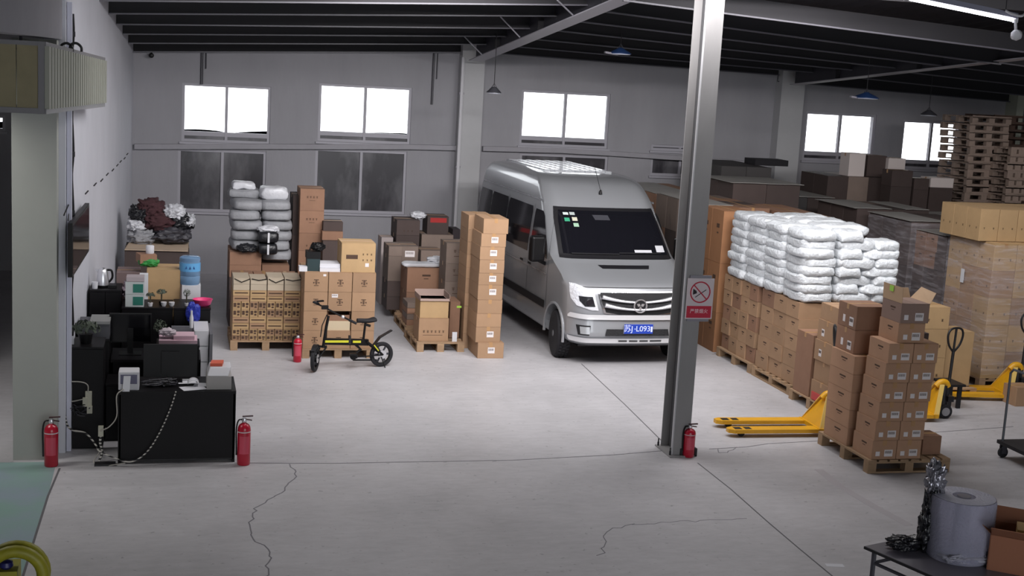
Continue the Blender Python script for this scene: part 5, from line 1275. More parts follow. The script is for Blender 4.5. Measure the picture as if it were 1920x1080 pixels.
batten(ta, tb, 'lit white tube lamp under the roof at the top right corner')
t = wroot('emergency_lamp', tb + Vector((0, -.1, -.1)), 'white swivel lamp head hanging at the end of the lit tube', 'lamp')
p = aty(1905, 66, 11.5); MB().tube([aty(1904, 36, 11.5), p], .014, 8).build('stem', WHITE, t, True); MB().lathe([(.02, -.05), (.05, -.02), (.055, .02), (.03, .05)], 16, Matrix.Translation(p) @ Matrix.Rotation(1.0, 4, 'Y')).build('head', WHITE, t, True)
MB().tube(bez([aty(1885, 20, 11.5), aty(1897, 26, 11.5), aty(1915, 30, 11.5), aty(1925, 22, 11.5)]), .012, 6).build('bracket', WHITE, t, True)
for x_, y_, z_ in [(1.7, 13.9, 5.16), (4.1, 14.2, 5.18), (6.9, 14.2, 5.3), (3.2, 17.0, 5.13), (7.4, 15.2, 5.27)]:
    batten((x_ - .8, y_, z_ + .06), (x_ + .8, y_, z_ + .06), 'white tube lamp hung under the roof over the aisle, above the frame', 'tube lamps above the frame')

# ================================================================== AIR DUCT BOX AT THE TOP LEFT
BX = aty(80, 120, 11.4).x; bz1, bz0 = aty(80, 78, 11.4).z, aty(80, 214, 11.4).z
BE = mat('beige_box_panel', '#857c60', .7, var=.08, vscale=5); BG = mat('ribbed_grey_panel', '#94958a', .6)
bxr = wroot('cooler_box', (BX - .6, 12.5, bz0), 'beige panelled air cooler box with grey frame hung at the top left', 'air cooler')
XE = aty(193, 150, 15.6).x; yb = 15.6; z1b = aty(193, 108, yb).z; z0b = aty(193, 199, yb).z
NP = 30; m_ = MB(); v_ = []; f_ = []
for i in range(NP * 2 + 1):
    t_ = i / (NP * 2); x_ = BX + (XE - BX) * t_ + (.01 if i % 2 else 0); y_ = 11.42 + (yb - 11.42) * t_
    v_ += [(x_, y_, bz0 + (z0b - bz0) * t_ + .03), (x_, y_, bz1 + (z1b - bz1) * t_ - .03)]
for i in range(NP * 2): f_.append((2 * i, 2 * i + 2, 2 * i + 3, 2 * i + 1))
MB().add(v_, f_).build('side_backing', mat('shaded_panel_backing', '#4a4a42', .7), bxr, fix=False)  # dark colour paints the shade in the gaps between slats
NS = 26
for i in range(NS):
    ta_, tb2 = (i + .08) / NS, (i + .68) / NS; P_ = []
    for t_ in (ta_, tb2):
        x_ = BX + (XE - BX) * t_ + .012; y_ = 11.42 + (yb - 11.42) * t_; P_.append((x_, y_, bz0 + (z0b - bz0) * t_ + .04, bz1 + (z1b - bz1) * t_ - .035))
    (xa_, ya_, z0_, z1_), (xb_, yb_, z2_, z3_) = P_
    MB().prism([(xa_, ya_, z0_), (xb_, yb_, z2_), (xb_, yb_, z3_), (xa_, ya_, z1_)], (.035, 0, 0)).build('slat', BG, bxr)
for i in range(7):
    x1_ = BX - .03 - i * .175; MB().box(x1_ - .168, x1_, 11.41, 11.43, bz0 + .04, bz1 - .03).build('panel', BE, bxr)
m_ = MB().box(BX - 1.3, BX, 11.4, 11.44, bz0, bz0 + .045).box(BX - 1.3, BX, 11.4, 11.44, bz1 - .035, bz1).box(BX - .035, BX + .012, 11.395, 11.44, bz0, bz1)
m_.beam((BX + .005, 11.42, bz1 + .0), (XE + .005, yb, z1b), .04, .035).beam((BX + .005, 11.42, bz0 + .045), (XE + .005, yb, z0b + .04), .04, .045)
m_.build('frame', mat('box_frame_grey', '#6f6d70', .5), bxr)
MB().prism([(BX - 1.3, 11.44, bz1 - .01), (BX, 11.44, bz1 - .01), (XE, yb, z1b - .01), (XE - .25, yb, z1b - .01)], (0, 0, -.012)).prism([(BX - 1.3, 11.44, bz0 + .01), (BX, 11.44, bz0 + .01), (XE, yb, z0b + .01), (XE - .25, yb, z0b + .01)], (0, 0, .012)).prism([(XE, yb - .02, z0b), (XE - .25, yb - .02, z0b), (XE - .25, yb - .02, z1b), (XE, yb - .02, z1b)], (0, .02, 0)).build('casing', MT['box_frame_grey'], bxr)
for k, (px_, w_) in enumerate(((122, .14), (139, .2))):
    P = [aty(px_ - 9, 93 + k * 3, 13.0), aty(px_ - 6, 84, 13.0), aty(px_ + 4, 81, 13.0), aty(px_ + 13, 88, 13.0), aty(px_ + 14, 97, 13.0)]
    MB().tube(bez(P, 4), .012, 6).build('black_hose', BLACKP, bxr, True)
for dx in (-.25, -1.0): MB().tube([(BX + dx, 12.2, bz1 - .01), (BX + dx, 12.2, 5.5)], .012, 6).build('hanger_rod', STEEL_M, bxr)

# --- gap between column and wall: pipe, cable runs, tv
MB()
wx = wallx(13.7)
MB().box(cx1 + .01, cx1 + .045, 13.5, 13.6, 0, 4.6); 
pp = wroot('wall_conduit', (wx + .05, 13.75, 0), 'white conduit running down the wall edge beside the cream column', 'pipe')
MB().box(wx + .005, wx + .05, 13.68, 13.76, 0, 4.5).build('conduit_run', mat('conduit_white', '#c6c7d6', .5), pp)
dc = wroot('cable_bundle', (wx + .07, 14.0, .6), 'black twisted cable bundle hanging down the wall behind the column', 'cable')
P = [(wallx(14.1) + .02 + .008 * math.sin(i * 2.1), 14.1 + .012 * math.sin(i * 1.3), 4.4 - i * .2) for i in range(20)]
MB().tube(bez(P, 3), .012, 6).build('cable_run', BLACKP, dc, True)
for i in range(6): MB().cbox(P[3 * i + 1], (.03, .04, .05)).build('cable_tie', BLKTRIM, dc)
# television
yt0, yt1 = 14.9, 16.25
def onwall(px, py): 
    n_ = Vector((1, -.026, 0)).normalized(); return atp(px, py, (wallx(13.5) + .06, 13.5, 0), n_)
ta_, tb_ = onwall(131, 410), onwall(163, 378); tc_, td_ = onwall(133, 505), onwall(163, 480)
tv = wroot('television', (wallx(ta_.y) + .05, (ta_.y + tb_.y) / 2, td_.z), 'black flat television mounted on the left wall above the desks', 'television')
y0_, y1_ = ta_.y, tb_.y; z0_ = (tc_.z + td_.z) / 2; z1_ = (ta_.z + tb_.z) / 2 - .03
def wbox(y0, y1, z0, z1, o0, o1): return MB().prism([(wallx(y0) + o0, y0, z0), (wallx(y1) + o0, y1, z0), (wallx(y1) + o0, y1, z1), (wallx(y0) + o0, y0, z1)], (o1 - o0, 0, 0))
wbox(y0_, y1_, z0_, z1_, .04, .085).build('screen_housing', BLACKP, tv); wbox(y0_ + .03, y1_ - .03, z0_ + .03, z1_ - .03, .085, .088).build('screen', mat('screen_glass', '#08080c', .08), tv)
wbox((y0_ + y1_) / 2 - .2, (y0_ + y1_) / 2 + .2, z0_ + .2, z1_ - .15, 0, .04).build('bracket', STEEL_D, tv)
MB().tube([(wallx(y0_) + .03, y0_ + .2, z1_), (wallx(y0_) + .03, y0_ + .35, z1_ + .16), (wallx(y0_) + .02, y0_ - .2, z1_ + .10)], .007, 5).build('cable', BLACKP, tv)
# short dark clips stepping up the left wall
for i, (px_, py_) in enumerate([(172, 361), (187, 346), (199, 338), (209, 327), (219, 319), (227, 310), (233, 303), (240, 297), (245, 289)]):
    p = onwall(px_, py_); tag(wbox(p.y - .18, p.y + .18, p.z - .006, p.z + .006, 0, .012).build('wall_clip', STEEL_D), 'short dark cable clip, %s of the row stepping up the left wall' % (ORDL + ['ninth'])[i], 'clip')

# ================================================================== DESK CORNER
dY = 13.2
d0, d1 = at(221, 868).x, at(440, 868).x
DZ = aty(330, 733, dY).z
dk = wroot('front_desk', ((d0 + d1) / 2, dY + .3, 0), 'black office desk nearest the camera with a closed front panel', 'desk')
MB().box(d0, d1, dY - .02, dY + .62, DZ - .03, DZ).build('desk_top', BLACK, dk)
MB().box(d0 + .01, d1 - .01, dY, dY + .02, .03, DZ - .03).build('front_panel', BLACK, dk)
MB().box(d0, d0 + .025, dY, dY + .6, 0, DZ - .03).build('side_panel', BLACK, dk); MB().box(d1 - .025, d1, dY, dY + .6, 0, DZ - .03).build('side_panel', BLACK, dk)
MB().box(d0 + .03, d1 - .03, dY - .004, dY, .035, .045).build('panel_groove', BLKTRIM, dk)
def cab(name, q, Y, dep, z0, label, cat, doors=0, z1=None, knob=False):
    x0, x1 = q[0], q[1]; zt = z1 or q[3]
    o = MB().box(x0, x1, Y + .02, Y + dep, z0, zt - .02).build(name, BLACK); tag(o, label, cat)
    MB().box(x0 - .005, x1 + .005, Y, Y + dep + .005, zt - .02, zt).build('top_board', BLACK, o)
    n_ = max(1, doors); w_ = (x1 - x0) / n_
    for i in range(n_):
        dr = MB().box(x0 + i * w_ + .004, x0 + (i + 1) * w_ - .004, Y, Y + .018, z0 + .03, zt - .025).build('door', BLACK, o)
        if knob: MB().cbox((x0 + (i + 1) * w_ - .04, Y - .012, (z0 + zt) / 2 + .1), (.015, .02, .09)).build('handle', CHROME, dr)
    return o
q = Fr(119, 193, 651, 848, 13.75); cab('side_cabinet', (max(q[0], wallx(13.75) + .05), q[1]), 13.75, .5, 0, 'tall black cabinet left of the front desk with cables on its face', 'cabinet', 1, z1=q[3])
zc1 = q[3]; cabx0, cabx1 = q[0], q[1]
q = Fr(196, 221, 690, 850, 13.95); cab('pedestal_drawer', (q[0] + .01, q[1] + .08), 14.02, .45, 0, 'low black pedestal between the tall cabinet and the front desk', 'cabinet', 1, z1=.62, knob=True)
q = Fr(196, 372, 645, 820, 14.55); mz = .76
md = wroot('middle_desk', ((q[0] + q[1]) / 2, 14.85, 0), 'black desk behind the front monitor carrying the second monitor', 'desk')
MB().box(q[0] + .06, q[1] + .02, 14.55, 15.15, mz - .03, mz).build('desk_top', BLACK, md); MB().box(q[0] + .06, q[1] + .02, 14.57, 14.59, .05, mz - .03).build('front_panel', BLACK, md)
MB().box(q[0] + .06, q[0] + .085, 14.57, 15.13, 0, mz - .03).build('side_panel', BLACK, md); MB().box(q[1] - .005, q[1] + .02, 14.57, 15.13, 0, mz - .03).build('side_panel', BLACK, md)
q = Fr(168, 226, 544, 640, 15.95); cab('rear_cabinet', (max(q[0], wallx(16) + .03), q[1]), 15.95, .5, 0, 'black cabinet against the wall carrying the kettle', 'cabinet', 2, z1=q[3]); zk = q[3]
q = Fr(228, 324, 577, 640, 15.75); cab('rear_counter', (q[0], q[1] - .004), 15.75, .55, 0, 'long black counter carrying the tissue boxes and potted plants', 'counter', 2, z1=q[3]); zr1 = q[3]
q = Fr(325, 394, 578, 640, 15.7); cab('rear_counter', (q[0] + .004, q[1]), 15.7, .6, 0, 'short black counter end carrying the pink basin and water bottle', 'counter', 1, z1=q[3]); zr2 = q[3]
# white drawer unit
q = Fr(321, 391, 618, 677, 15.1)
MB()
o = tag(MB().box(q[0] + .25, q[1], 15.05, 15.6, 0, .25).build('unit_plinth', BLACK), 'black plinth below the white drawers right of the monitors', 'plinth')
wu = wroot('white_drawer_unit', (q[1] - .15, 15.3, .25), 'white drawer unit right of the monitors beyond the front desk', 'drawers')
xl = q[0] + .25; zt_ = q[3]
MB().box(xl, q[1], 15.08, 15.6, .25, zt_).build('carcass', WHITE, wu)
for i in range(4):
    h_ = (zt_ - .25) / 4; MB().box(xl + .008, q[1] - .008, 15.06, 15.08, .25 + i * h_ + .008, .25 + (i + 1) * h_ - .008).build('drawer', WHITE, wu)
MB().box(q[0], xl - .01, 15.3, 15.32, 0, zt_).build('grey_divider', mat('grey_divider', '#77757b', .6)); tag(bpy.data.objects['grey_divider'], 'grey upright divider board left of the white drawers', 'divider')
tag(MB().lathe([(.02, 0), (.022, .12), (.012, .16), (.012, .2)], 14, Matrix.Translation((aty(359, 627, 15.0).x, 15.2, zt_ - .0))).build('white_bottle', WHITE, None, True), 'slim white bottle standing on the white drawers', 'bottle')
# monitors
def monitor(q, Y, z_base, label, back=True, th=.03):
    x0, x1, z0, z1 = q; t = wroot('monitor', ((x0 + x1) / 2, Y, z_base), label, 'monitor')
    MB().box(x0, x1, Y, Y + th, z0, z1).build('panel_shell', BLACKP, t)
    MB().box(x0 + .012, x1 - .012, Y + (th if back else -.003), Y + th + .003 if back else Y, z0 + .012, z1 - .012).build('screen', MT['screen_glass'], t)
    xm = (x0 + x1) / 2; zz = z_base
    if back: MB().box(xm - .09, xm + .09, Y - .025, Y, (z0 + z1) / 2 - .12, (z0 + z1) / 2 + .1).build('rear_bulge', BLACKP, t)
    MB().box(xm - .03, xm + .03, Y - .02, Y, zz + .01, (z0 + z1) / 2).build('neck', BLACKP, t); MB().box(xm - .12, xm + .12, Y - .1, Y + .1, zz, zz + .012).build('foot', BLACKP, t)
    return t
q = list(Fr(269, 370, 646, 706, dY + .42)); monitor(q, dY + .42, DZ, 'large black monitor seen from behind on the front desk')
q = list(Fr(205, 284, 588, 642, 14.85)); monitor(q, 14.85, mz, 'black monitor facing the camera on the middle desk', False)
def deskitem_box(name, q, Y, dep, z0, m, label, cat):
    return tag(MB().box(q[0], q[1], Y, Y + dep, z0, q[3]).build(name, m), label, cat)
# label printer (left)
q = Fr(222, 261, 697, 731, dY + .02); lp = wroot('label_printer', ((q[0] + q[1]) / 2, dY + .1, DZ), 'white label printer with a paper strip at the left end of the front desk', 'printer')
x0, x1, z1 = q[0], q[1], q[3]
b_ = MB().box(x0, x1, dY + .02, dY + .22, DZ, z1).build('printer_body', WHITE, lp); bv = b_.modifiers.new('round', 'BEVEL'); bv.width = .012; bv.segments = 2
MB().box(x0 + .02, x1 - .02, dY + .012, dY + .02, DZ + .07, z1 - .03).build('front_recess', mat('printer_grey', '#5c5a72', .5), lp)
MB().prism([(x0 + .05, dY + .008, z1 - .04), (x1 - .08, dY + .008, z1 - .04), (x1 - .09, dY - .03, DZ + .004), (x0 + .04, dY - .03, DZ + .004)], (0, -.002, 0)).build('paper_strip', PAPER, lp)
# big printer (right) with orange lid piece
q = Fr(388, 436, 691, 726, dY + .05); pr = wroot('desk_printer', ((q[0] + q[1]) / 2, dY + .2, DZ), 'grey and white desktop printer at the right end of the front desk', 'printer')
x0, x1, z1 = q[0], q[1] - .01, q[3]
b_ = MB().box(x0, x1, dY + .05, dY + .38, DZ, DZ + (z1 - DZ) * .62).build('printer_body', mat('printer_light_grey', '#a09c99', .5), pr)
b_ = MB().prism([(x0, dY + .05, DZ + (z1 - DZ) * .62), (x0, dY + .38, DZ + (z1 - DZ) * .62), (x0 + .03, dY + .36, z1), (x0 + .03, dY + .12, z1)], (x1 - x0 - .03, 0, 0)).build('printer_cover', WHITE, pr); bv = b_.modifiers.new('round', 'BEVEL'); bv.width = .012; bv.segments = 2
p_ = (x0 + x1) / 2; o = MB().prism([(p_ - .09, dY + .14, z1 + .002), (p_ + .03, dY + .14, z1 + .002), (p_ + .05, dY + .3, z1 + .002), (p_ - .07, dY + .3, z1 + .002)], (0, 0, .03)).build('orange_packet', mat('orange_red_plastic', '#cc5636', .5)); tag(o, 'orange-red packet lying on the desktop printer', 'packet')
# papers
for i, (px_, py_, a_, w_, d_, lb) in enumerate([(362, 728, .3, .24, .17, 'white sheet draped over the front edge of the front desk'), (383, 722, -.2, .2, .14, 'white sheet lying flat left of the desktop printer'), (350, 716, .1, .18, .2, 'white sheet under the curled paper on the front desk')]):
    p = at(px_, py_, DZ); p.y = max(p.y, dY + .09); tag(MB().cbox((p.x, p.y, DZ + .002 + i * .002), (w_, d_, .0016), rz=a_).build('paper_sheet', PAPER), lb, 'paper')
p = at(362, 716, DZ); m_ = MB(); v_ = []; f_ = []
for i in range(13):
    a = .4 + 2.4 * i / 12
    for yy in (-.07, .07): v_.append((p.x + .06 * math.cos(a), dY + .22 + yy, DZ + .006 + .06 * math.sin(a) + .004))
for i in range(12): f_.append((2 * i, 2 * i + 1, 2 * i + 3, 2 * i + 2))
o = m_.add(v_, f_).build('curled_paper', PAPER, None, True, fix=False); sm = o.modifiers.new('sheet', 'SOLIDIFY'); sm.thickness = .002; tag(o, 'curled white label paper arching on the front desk', 'paper')
# cable tangle on desk
tg = wroot('cable_tangle', at(300, 722, DZ), 'dark tangle of cables and adapters behind the monitor foot on the front desk', 'cables')
for k in range(9):
    P = [Vector((at(265 + random.random() * 70, 722, DZ).x, dY + .12 + random.random() * .28, DZ + .012 + random.random() * .03)) for _ in range(5)]; MB().tube(bez(P, 5), .005, 5).build('cable', mat('cable_grey', '#34333a', .5) if k % 3 else BLACKP, tg, True)
for px_ in (285, 312): MB().cbox((at(px_, 715, DZ).x, dY + .2, DZ + .02), (.07, .05, .035), rz=.4).build('adapter', BLACKP, tg)
# cords hanging down the desk
def cord(name, P, r, m, label, n_=6, base=None):
    o = MB().tube(bez([aty(x, y, Y) if len(P[0]) == 3 else None for x, y, Y in P], n_), r, 6).build(name, m, None, True); return tag(o, label, 'cable')
CG = mat('pale_cable', '#a8a49c', .6); CT = mat('striped_cable', '#8d8a85', .6)
nt = CT.node_tree; L = nt.links; b = nt.nodes['Principled BSDF']; tc = nt.nodes.new('ShaderNodeTexCoord'); wv = nt.nodes.new('ShaderNodeTexWave'); wv.bands_direction = 'Z'; wv.inputs['Scale'].default_value = 9
L.new(tc.outputs['Object'], wv.inputs['Vector']); rm = nt.nodes.new('ShaderNodeValToRGB'); rm.color_ramp.interpolation = 'CONSTANT'; rm.color_ramp.elements[0].color = C('#1b1a1c'); rm.color_ramp.elements[1].position = .5; rm.color_ramp.elements[1].color = C('#c6c2ba')
L.new(wv.outputs['Fac'], rm.inputs[0]); L.new(rm.outputs[0], b.inputs['Base Color'])
fl = lambda x, y: (x, y, at(x, y).y)
cord('power_cord', [(330, 734, dY - .03), (320, 765, dY - .04), (300, 810, dY - .06), (275, 848, dY - .07), (245, 866, dY - .09), (210, 857, dY - .08), (185, 845, dY - .05)], .007, CT, 'black and white striped power cord looping down the front desk panel')
cord('power_cord', [(232, 730, dY - .03), (219, 742, dY - .035), (219, 780, dY - .04), (205, 800, dY - .0), (188, 808, dY + .1)], .006, CG, 'pale cord dropping from the label printer beside the desk')
cord('power_cord', [(118, 716, 13.7), (150, 716, 13.7), (164, 722, 13.7), (165, 736, 13.7)], .006, CG, 'pale cord curving to the top of the wall socket strip')
cord('power_cord', [(118, 755, 13.7), (140, 752, 13.7), (158, 748, 13.7)], .006, CG, 'pale cord running level to the socket strip')
cord('power_cord', [(115, 690, 13.68), (118, 740, 13.68), (124, 790, 13.66), (135, 806, 13.64), (160, 812, 13.6), (178, 832, 13.5), (186, 848, 13.4)], .009, CT, 'striped cord bundle falling along the left edge of the tall cabinet')
cord('power_cord', [(186, 848, 13.35), (176, 868, 13.2), (200, 873, 13.15), (235, 868, 13.12)], .006, CG, 'pale cord lying on the floor before the desk pedestal')
ss = wroot('socket_strip', aty(165, 760, 13.72), 'white socket strip with plugs hanging on the tall cabinet face', 'socket strip')
q = Fr(158, 172, 735, 762, 13.7); MB().box(q[0] + .01, q[1], 13.70, 13.745, q[2], q[3]).build('strip_body', mat('cream_plastic', '#b5b3a2', .5), ss)
for (xa, xb, ya, yb_) in ((155, 164, 746, 762), (163, 173, 762, 775)): q = Fr(xa, xb, ya, yb_, 13.68); MB().box(q[0], q[1], 13.67, 13.71, q[2], q[3]).build('plug', MT['cream_plastic'], ss)
for k in range(5):
    P = [aty(130 + random.random() * 40, 758 + random.random() * 22, 13.70 - random.random() * .04) for _ in range(4)]; MB().tube(bez(P, 5), .006, 5).build('wire', BLACKP if k % 2 else MT['cable_grey'], ss, True)
ff = wroot('floor_adapter', (aty(193, 850, 13.35).x, 13.4, 0), 'pale cable junction standing on the floor left of the front desk', 'adapter')
q = Fr(180, 196, 795, 866, 13.3)
MB().tube(bez([(q[0] + .05, 13.32, .30), (q[0] + .04, 13.3, .2), (q[0] + .06, 13.3, .1), (q[0] + .03, 13.28, .01)]), .012, 6).build('cable_knot', CT, ff, True); MB().box(q[0] + .02, q[0] + .07, 13.3, 13.35, .26, .36).build('plug_block', MT['cream_plastic'], ff)
# plants
def plant(px, py, Y, z, r, label, kind='ball', pot=None, stem=0.0, seed=1):
    p = aty(px, py, Y); t = wroot('potted_plant', (p.x, Y, z), label, 'plant'); R_ = random.Random(seed)
    pw = r * .55; MB().lathe([(pw * .75, z), (pw, z + pw * 1.4), (pw * .9, z + pw * 1.4)], 16, Matrix.Translation((p.x, Y, 0))).build('pot', pot or BLACKP, t, True)
    cz_ = p.z
    MB().tube([(p.x, Y, z + pw), (p.x, Y, cz_)], .008, 6).build('stem', mat('plant_stem', '#3d3a2c', .8), t)
    vs = []; fs = []
    for i in range(230 if kind == 'ball' else 120):
        th = R_.uniform(0, 2 * PI); cph = R_.uniform(-1 if kind == 'ball' else -.1, 1); sp = math.sqrt(1 - cph * cph); d_ = Vector((sp * math.cos(th), sp * math.sin(th), cph * (1 if kind == 'ball' else .7)))
        c_ = Vector((p.x, Y, cz_)) + d_ * r * R_.uniform(.7, 1.05); s_ = r * (.16 if kind == 'ball' else .24)
        a_ = d_.orthogonal().normalized(); a_ = Matrix.Rotation(R_.uniform(0, 6.3), 3, d_) @ a_; b__ = d_.cross(a_)
        k = len(vs); vs += [c_ - a_ * s_, c_ + b__ * s_ * .5 + d_ * s_ * .3, c_ + a_ * s_ + d_ * s_ * .4, c_ - b__ * s_ * .5 + d_ * s_ * .3]; fs += [(k, k + 1, k + 2, k + 3)]
    o = MB().add(vs, fs).build('foliage', mat('dusty_leaf', '#4d5648', .6, rnd=.1, var=.3, vscale=30), t, fix=False); o['kind'] = 'stuff'
plant(161, 618, 13.95, zc1, .13, 'potted plant with spiky pale leaves on the tall black cabinet', 'bush', None, 0, 4)
plant(300, 612, 14.8, mz, .075, 'round clipped topiary plant beside the second monitor', 'ball', None, 0, 5)
plant(350, 549, 15.85, zr2, .045, 'small round topiary in a white pot before the white box', 'ball', WHITE, 0, 6)
plant(343 - 100, 610, 15.0, mz, .05, 'dark small plant half hidden behind the second monitor', 'bush', None, 0, 12)
plant(282, 555, 15.85, zr1, .055, 'dusty plant in a square white pot on the long counter', 'bush', WHITE, 0, 7)
plant(303, 549, 15.95, zr1, .06, 'pinkish dried plant right of the square-potted one', 'bush', None, 0, 8)
# tissue boxes
q = Fr(235, 270, 528, 577, 15.8); hh = (q[3] - zr1) / 2
for i in range(2):
    z0 = zr1 + i * hh; o = tag(MB().box(q[0], q[1], 15.8, 16.0, z0, z0 + hh - .004).build('tissue_box', mat('box_white', '#b3b9b8', .6)), '%s white and green boxed packet on the long counter' % ['lower', 'upper'][i], 'box')
    MB().box((q[0] + q[1]) / 2 - .02, q[1] - .01, 15.797, 15.8, z0 + .02, z0 + hh - .03).build('green_print', mat('teal_print', '#1f6a5c', .6), o)
zz = zr1 + 2 * hh; tag(MB().box(q[0] + .01, q[1], 15.8, 16.02, zz, zz + .05).build('tissue_box', mat('pinkish_white', '#a79c9f', .6)), 'pinkish box lying on the two white and green ones', 'box')
# carton and clutter behind the counter
q = Fr(275, 338, 506, 560, 16.45); carton(q[0], q[1], 16.45, 16.95, 0, q[3], 'tan carton standing behind the potted plants of the counter', None, LTAN)
zb_ = q[3]
q = Fr(218, 262, 512, 560, 16.6); carton(max(q[0], wallx(16.6) + .02), q[1] - .0, 16.6, 17.1, 0, q[3], 'pinkish grey carton left of the tan one behind the counter', None, mat('pinkish_carton', '#7d6a68', .8))
zb2_ = q[3]
q = Fr(258, 290, 486, 505, 16.65)
o = MB().cbox(((q[0] + q[1]) / 2, 16.75, zb_ + .10), (q[1] - q[0], .24, .11), rz=.25, ry=-.0).build('open_carton', BROWN); tag(o, 'small open brown carton heaped behind the counter', 'carton')
o = blob(((q[0] + q[1]) / 2 + .03, 16.7, zb_ + .005), (.26, .2, .1), 41, mat('green_bag', '#2f8a3e', .5), 'green_bag'); tag(o, 'bright green bag under the small open carton behind the counter', 'bag')
p = aty(281, 484, 16.75); tag(MB().lathe([(.045, 0), (.05, .01), (.05, .09), (.045, .1)], 16, Matrix.Translation((p.x, 16.75, zb_ + .156))).build('paper_roll', PAPER, None, True), 'white paper roll on the small open carton', 'roll')
q = Fr(262, 278, 512, 526, 16.4); tag(MB().box(q[0], q[1], 16.3, 16.42, zr1, q[3]).build('white_box', PAPER), 'small white box before the green bag behind the counter', 'box')
o = blob((aty(245, 515, 16.3).x, 16.42, zr1), (.22, .2, .2), 43, mat('mauve_bag', '#8a7c86', .5), 'crumpled_bag'); tag(o, 'mauve crumpled bag behind the boxed packets', 'bag')
# kettle on rear cabinet
p = aty(192, 529, 16.1); kt = wroot('electric_kettle', (p.x, 16.15, zk), 'steel and black electric kettle on the cabinet by the wall', 'kettle')
Mk = Matrix.Translation((p.x, 16.15, zk)); MB().lathe([(.07, 0), (.075, .015), (.075, .03)], 20, Mk).build('base', BLACKP, kt, True); MB().lathe([(.07, .03), (.072, .08), (.058, .19), (.045, .22), (.02, .235)], 20, Mk).build('jug', CHROME, kt, True)
MB().tube(bez([(p.x + .05, 16.15, zk + .21), (p.x + .10, 16.15, zk + .20), (p.x + .11, 16.15, zk + .12), (p.x + .07, 16.15, zk + .06)]), .013, 8).build('handle', BLACKP, kt, True)
MB().prism([(p.x - .05, 16.13, zk + .16), (p.x - .085, 16.14, zk + .215), (p.x - .045, 16.13, zk + .215)], (0, .04, 0)).build('spout', CHROME, kt)
tag(MB().lathe([(.03, 0), (.035, .08)], 14, Matrix.Translation((aty(178, 533, 16.05).x, 16.05, zk))).build('paper_cup', PAPER, None, True), 'white cup beside the kettle', 'cup')
tag(MB().box(aty(202, 530, 16.1).x, aty(218, 530, 16.1).x, 16.1, 16.25, zk, zk + .03).build('black_tray', BLACKP), 'small black tray right of the kettle', 'tray')
# water bottle on white box
q = Fr(341, 376, 536, 578, 16.35); x0, x1 = q[0], q[1]; z1 = q[3]
tag(MB().box(x0, x1, 16.36, 16.66, 0, z1).build('white_stand', WHITE), 'white box stand under the big water bottle', 'stand')
wb = wroot('water_bottle', ((x0 + x1) / 2 - .02, 16.5, z1), 'large clear blue water bottle on the white stand', 'bottle')
rb = .125; zt = aty(356, 480, 16.5).z; hb_ = zt - z1; Mw = Matrix.Translation((aty(356, 510, 16.5).x, 16.5, z1))
WBM = mat('blue_clear_plastic', '#86a9cc', .12, trans=.45, ior=1.2)
MB().lathe([(rb * .9, 0), (rb, .015), (rb, hb_ * .28), (rb * .95, hb_ * .31), (rb, hb_ * .34), (rb, hb_ * .8), (rb * .97, hb_ * .84), (rb, hb_ * .87), (rb, hb_ * .95), (rb * .8, hb_)], 26, Mw).build('bottle_body', WBM, wb, True)
MB().lathe([(rb + .002, hb_ * .48), (rb + .002, hb_ * .78)], 26, Mw, cap=False).build('bottle_label', mat('blue_label', '#5d9fd0', .5), wb, True)
m_ = MB()
for k in (-1, 0, 1):
    xx_ = Mw.translation.x + k * .045; m_.prism([(xx_ - .015, 16.5 - rb - .003 + abs(k) * .01, z1 + hb_ * .58), (xx_ + .015, 16.5 - rb - .003 + abs(k) * .01, z1 + hb_ * .58), (xx_, 16.5 - rb - .003 + abs(k) * .01, z1 + hb_ * .69)], (0, -.003, 0))
m_.build('label_print', mat('label_navy', '#1c4f8a', .5), wb)
# pink basin, blue cloth, cups
p = aty(380, 566, 15.85); tag(MB().lathe([(.07, 0), (.095, .02), (.115, .075), (.12, .08), (.108, .075), (.085, .02), (.0, .015)], 26, Matrix.Translation((p.x, 15.88, zr2)), cap=False).build('wash_basin', mat('pink_plastic', '#e0447f', .4), None, True), 'bright pink plastic basin on the short counter end', 'basin')
o = blob((aty(362, 580, 15.62).x, 15.62, zr2 - .16), (.17, .08, .24), 17, mat('blue_bag', '#1c2c96', .5), 'blue_bag', amp=.3); tag(o, 'blue plastic bag hanging over the edge of the short counter', 'bag')
for px_, lb in ((322, 'white cup at the right end of the long counter'), (307, 'pale cup beside the dried plant on the long counter')):
    tag(MB().lathe([(.02, 0), (.03, .02), (.035, .05), (.03, .052)], 14, Matrix.Translation((aty(px_, 570, 15.8).x, 15.86, zr1))).build('cup', WHITE, None, True), lb, 'cup')
# grey printer behind the tall cabinet
q = Fr(134, 205, 602, 640, 14.6); gx0 = max(q[0], wallx(14.6) + .03); gp_ = wroot('grey_printer', ((gx0 + q[1]) / 2, 14.8, 0), 'grey office printer behind the tall black cabinet', 'printer')
MB().box(gx0, q[1], 14.6, 15.0, .98, q[3] - .03).build('printer_body', mat('printer_dark_grey', '#4b4b50', .5), gp_); MB().box(gx0 + .12, q[1] + .005, 14.58, 14.98, q[3] - .03, q[3] + .0).build('printer_lid', mat('printer_mid_grey', '#8a8a88', .5), gp_)
cab('printer_cabinet', (gx0, q[1]), 14.55, .5, 0, 'black cabinet under the grey office printer', 'cabinet', 1, z1=.98)
tag(MB().cbox((aty(134, 643, 13.9).x, 13.9, zc1 + .04), (.05, .04, .08)).build('white_box', PAPER), 'tiny white box at the left end of the tall cabinet', 'box')
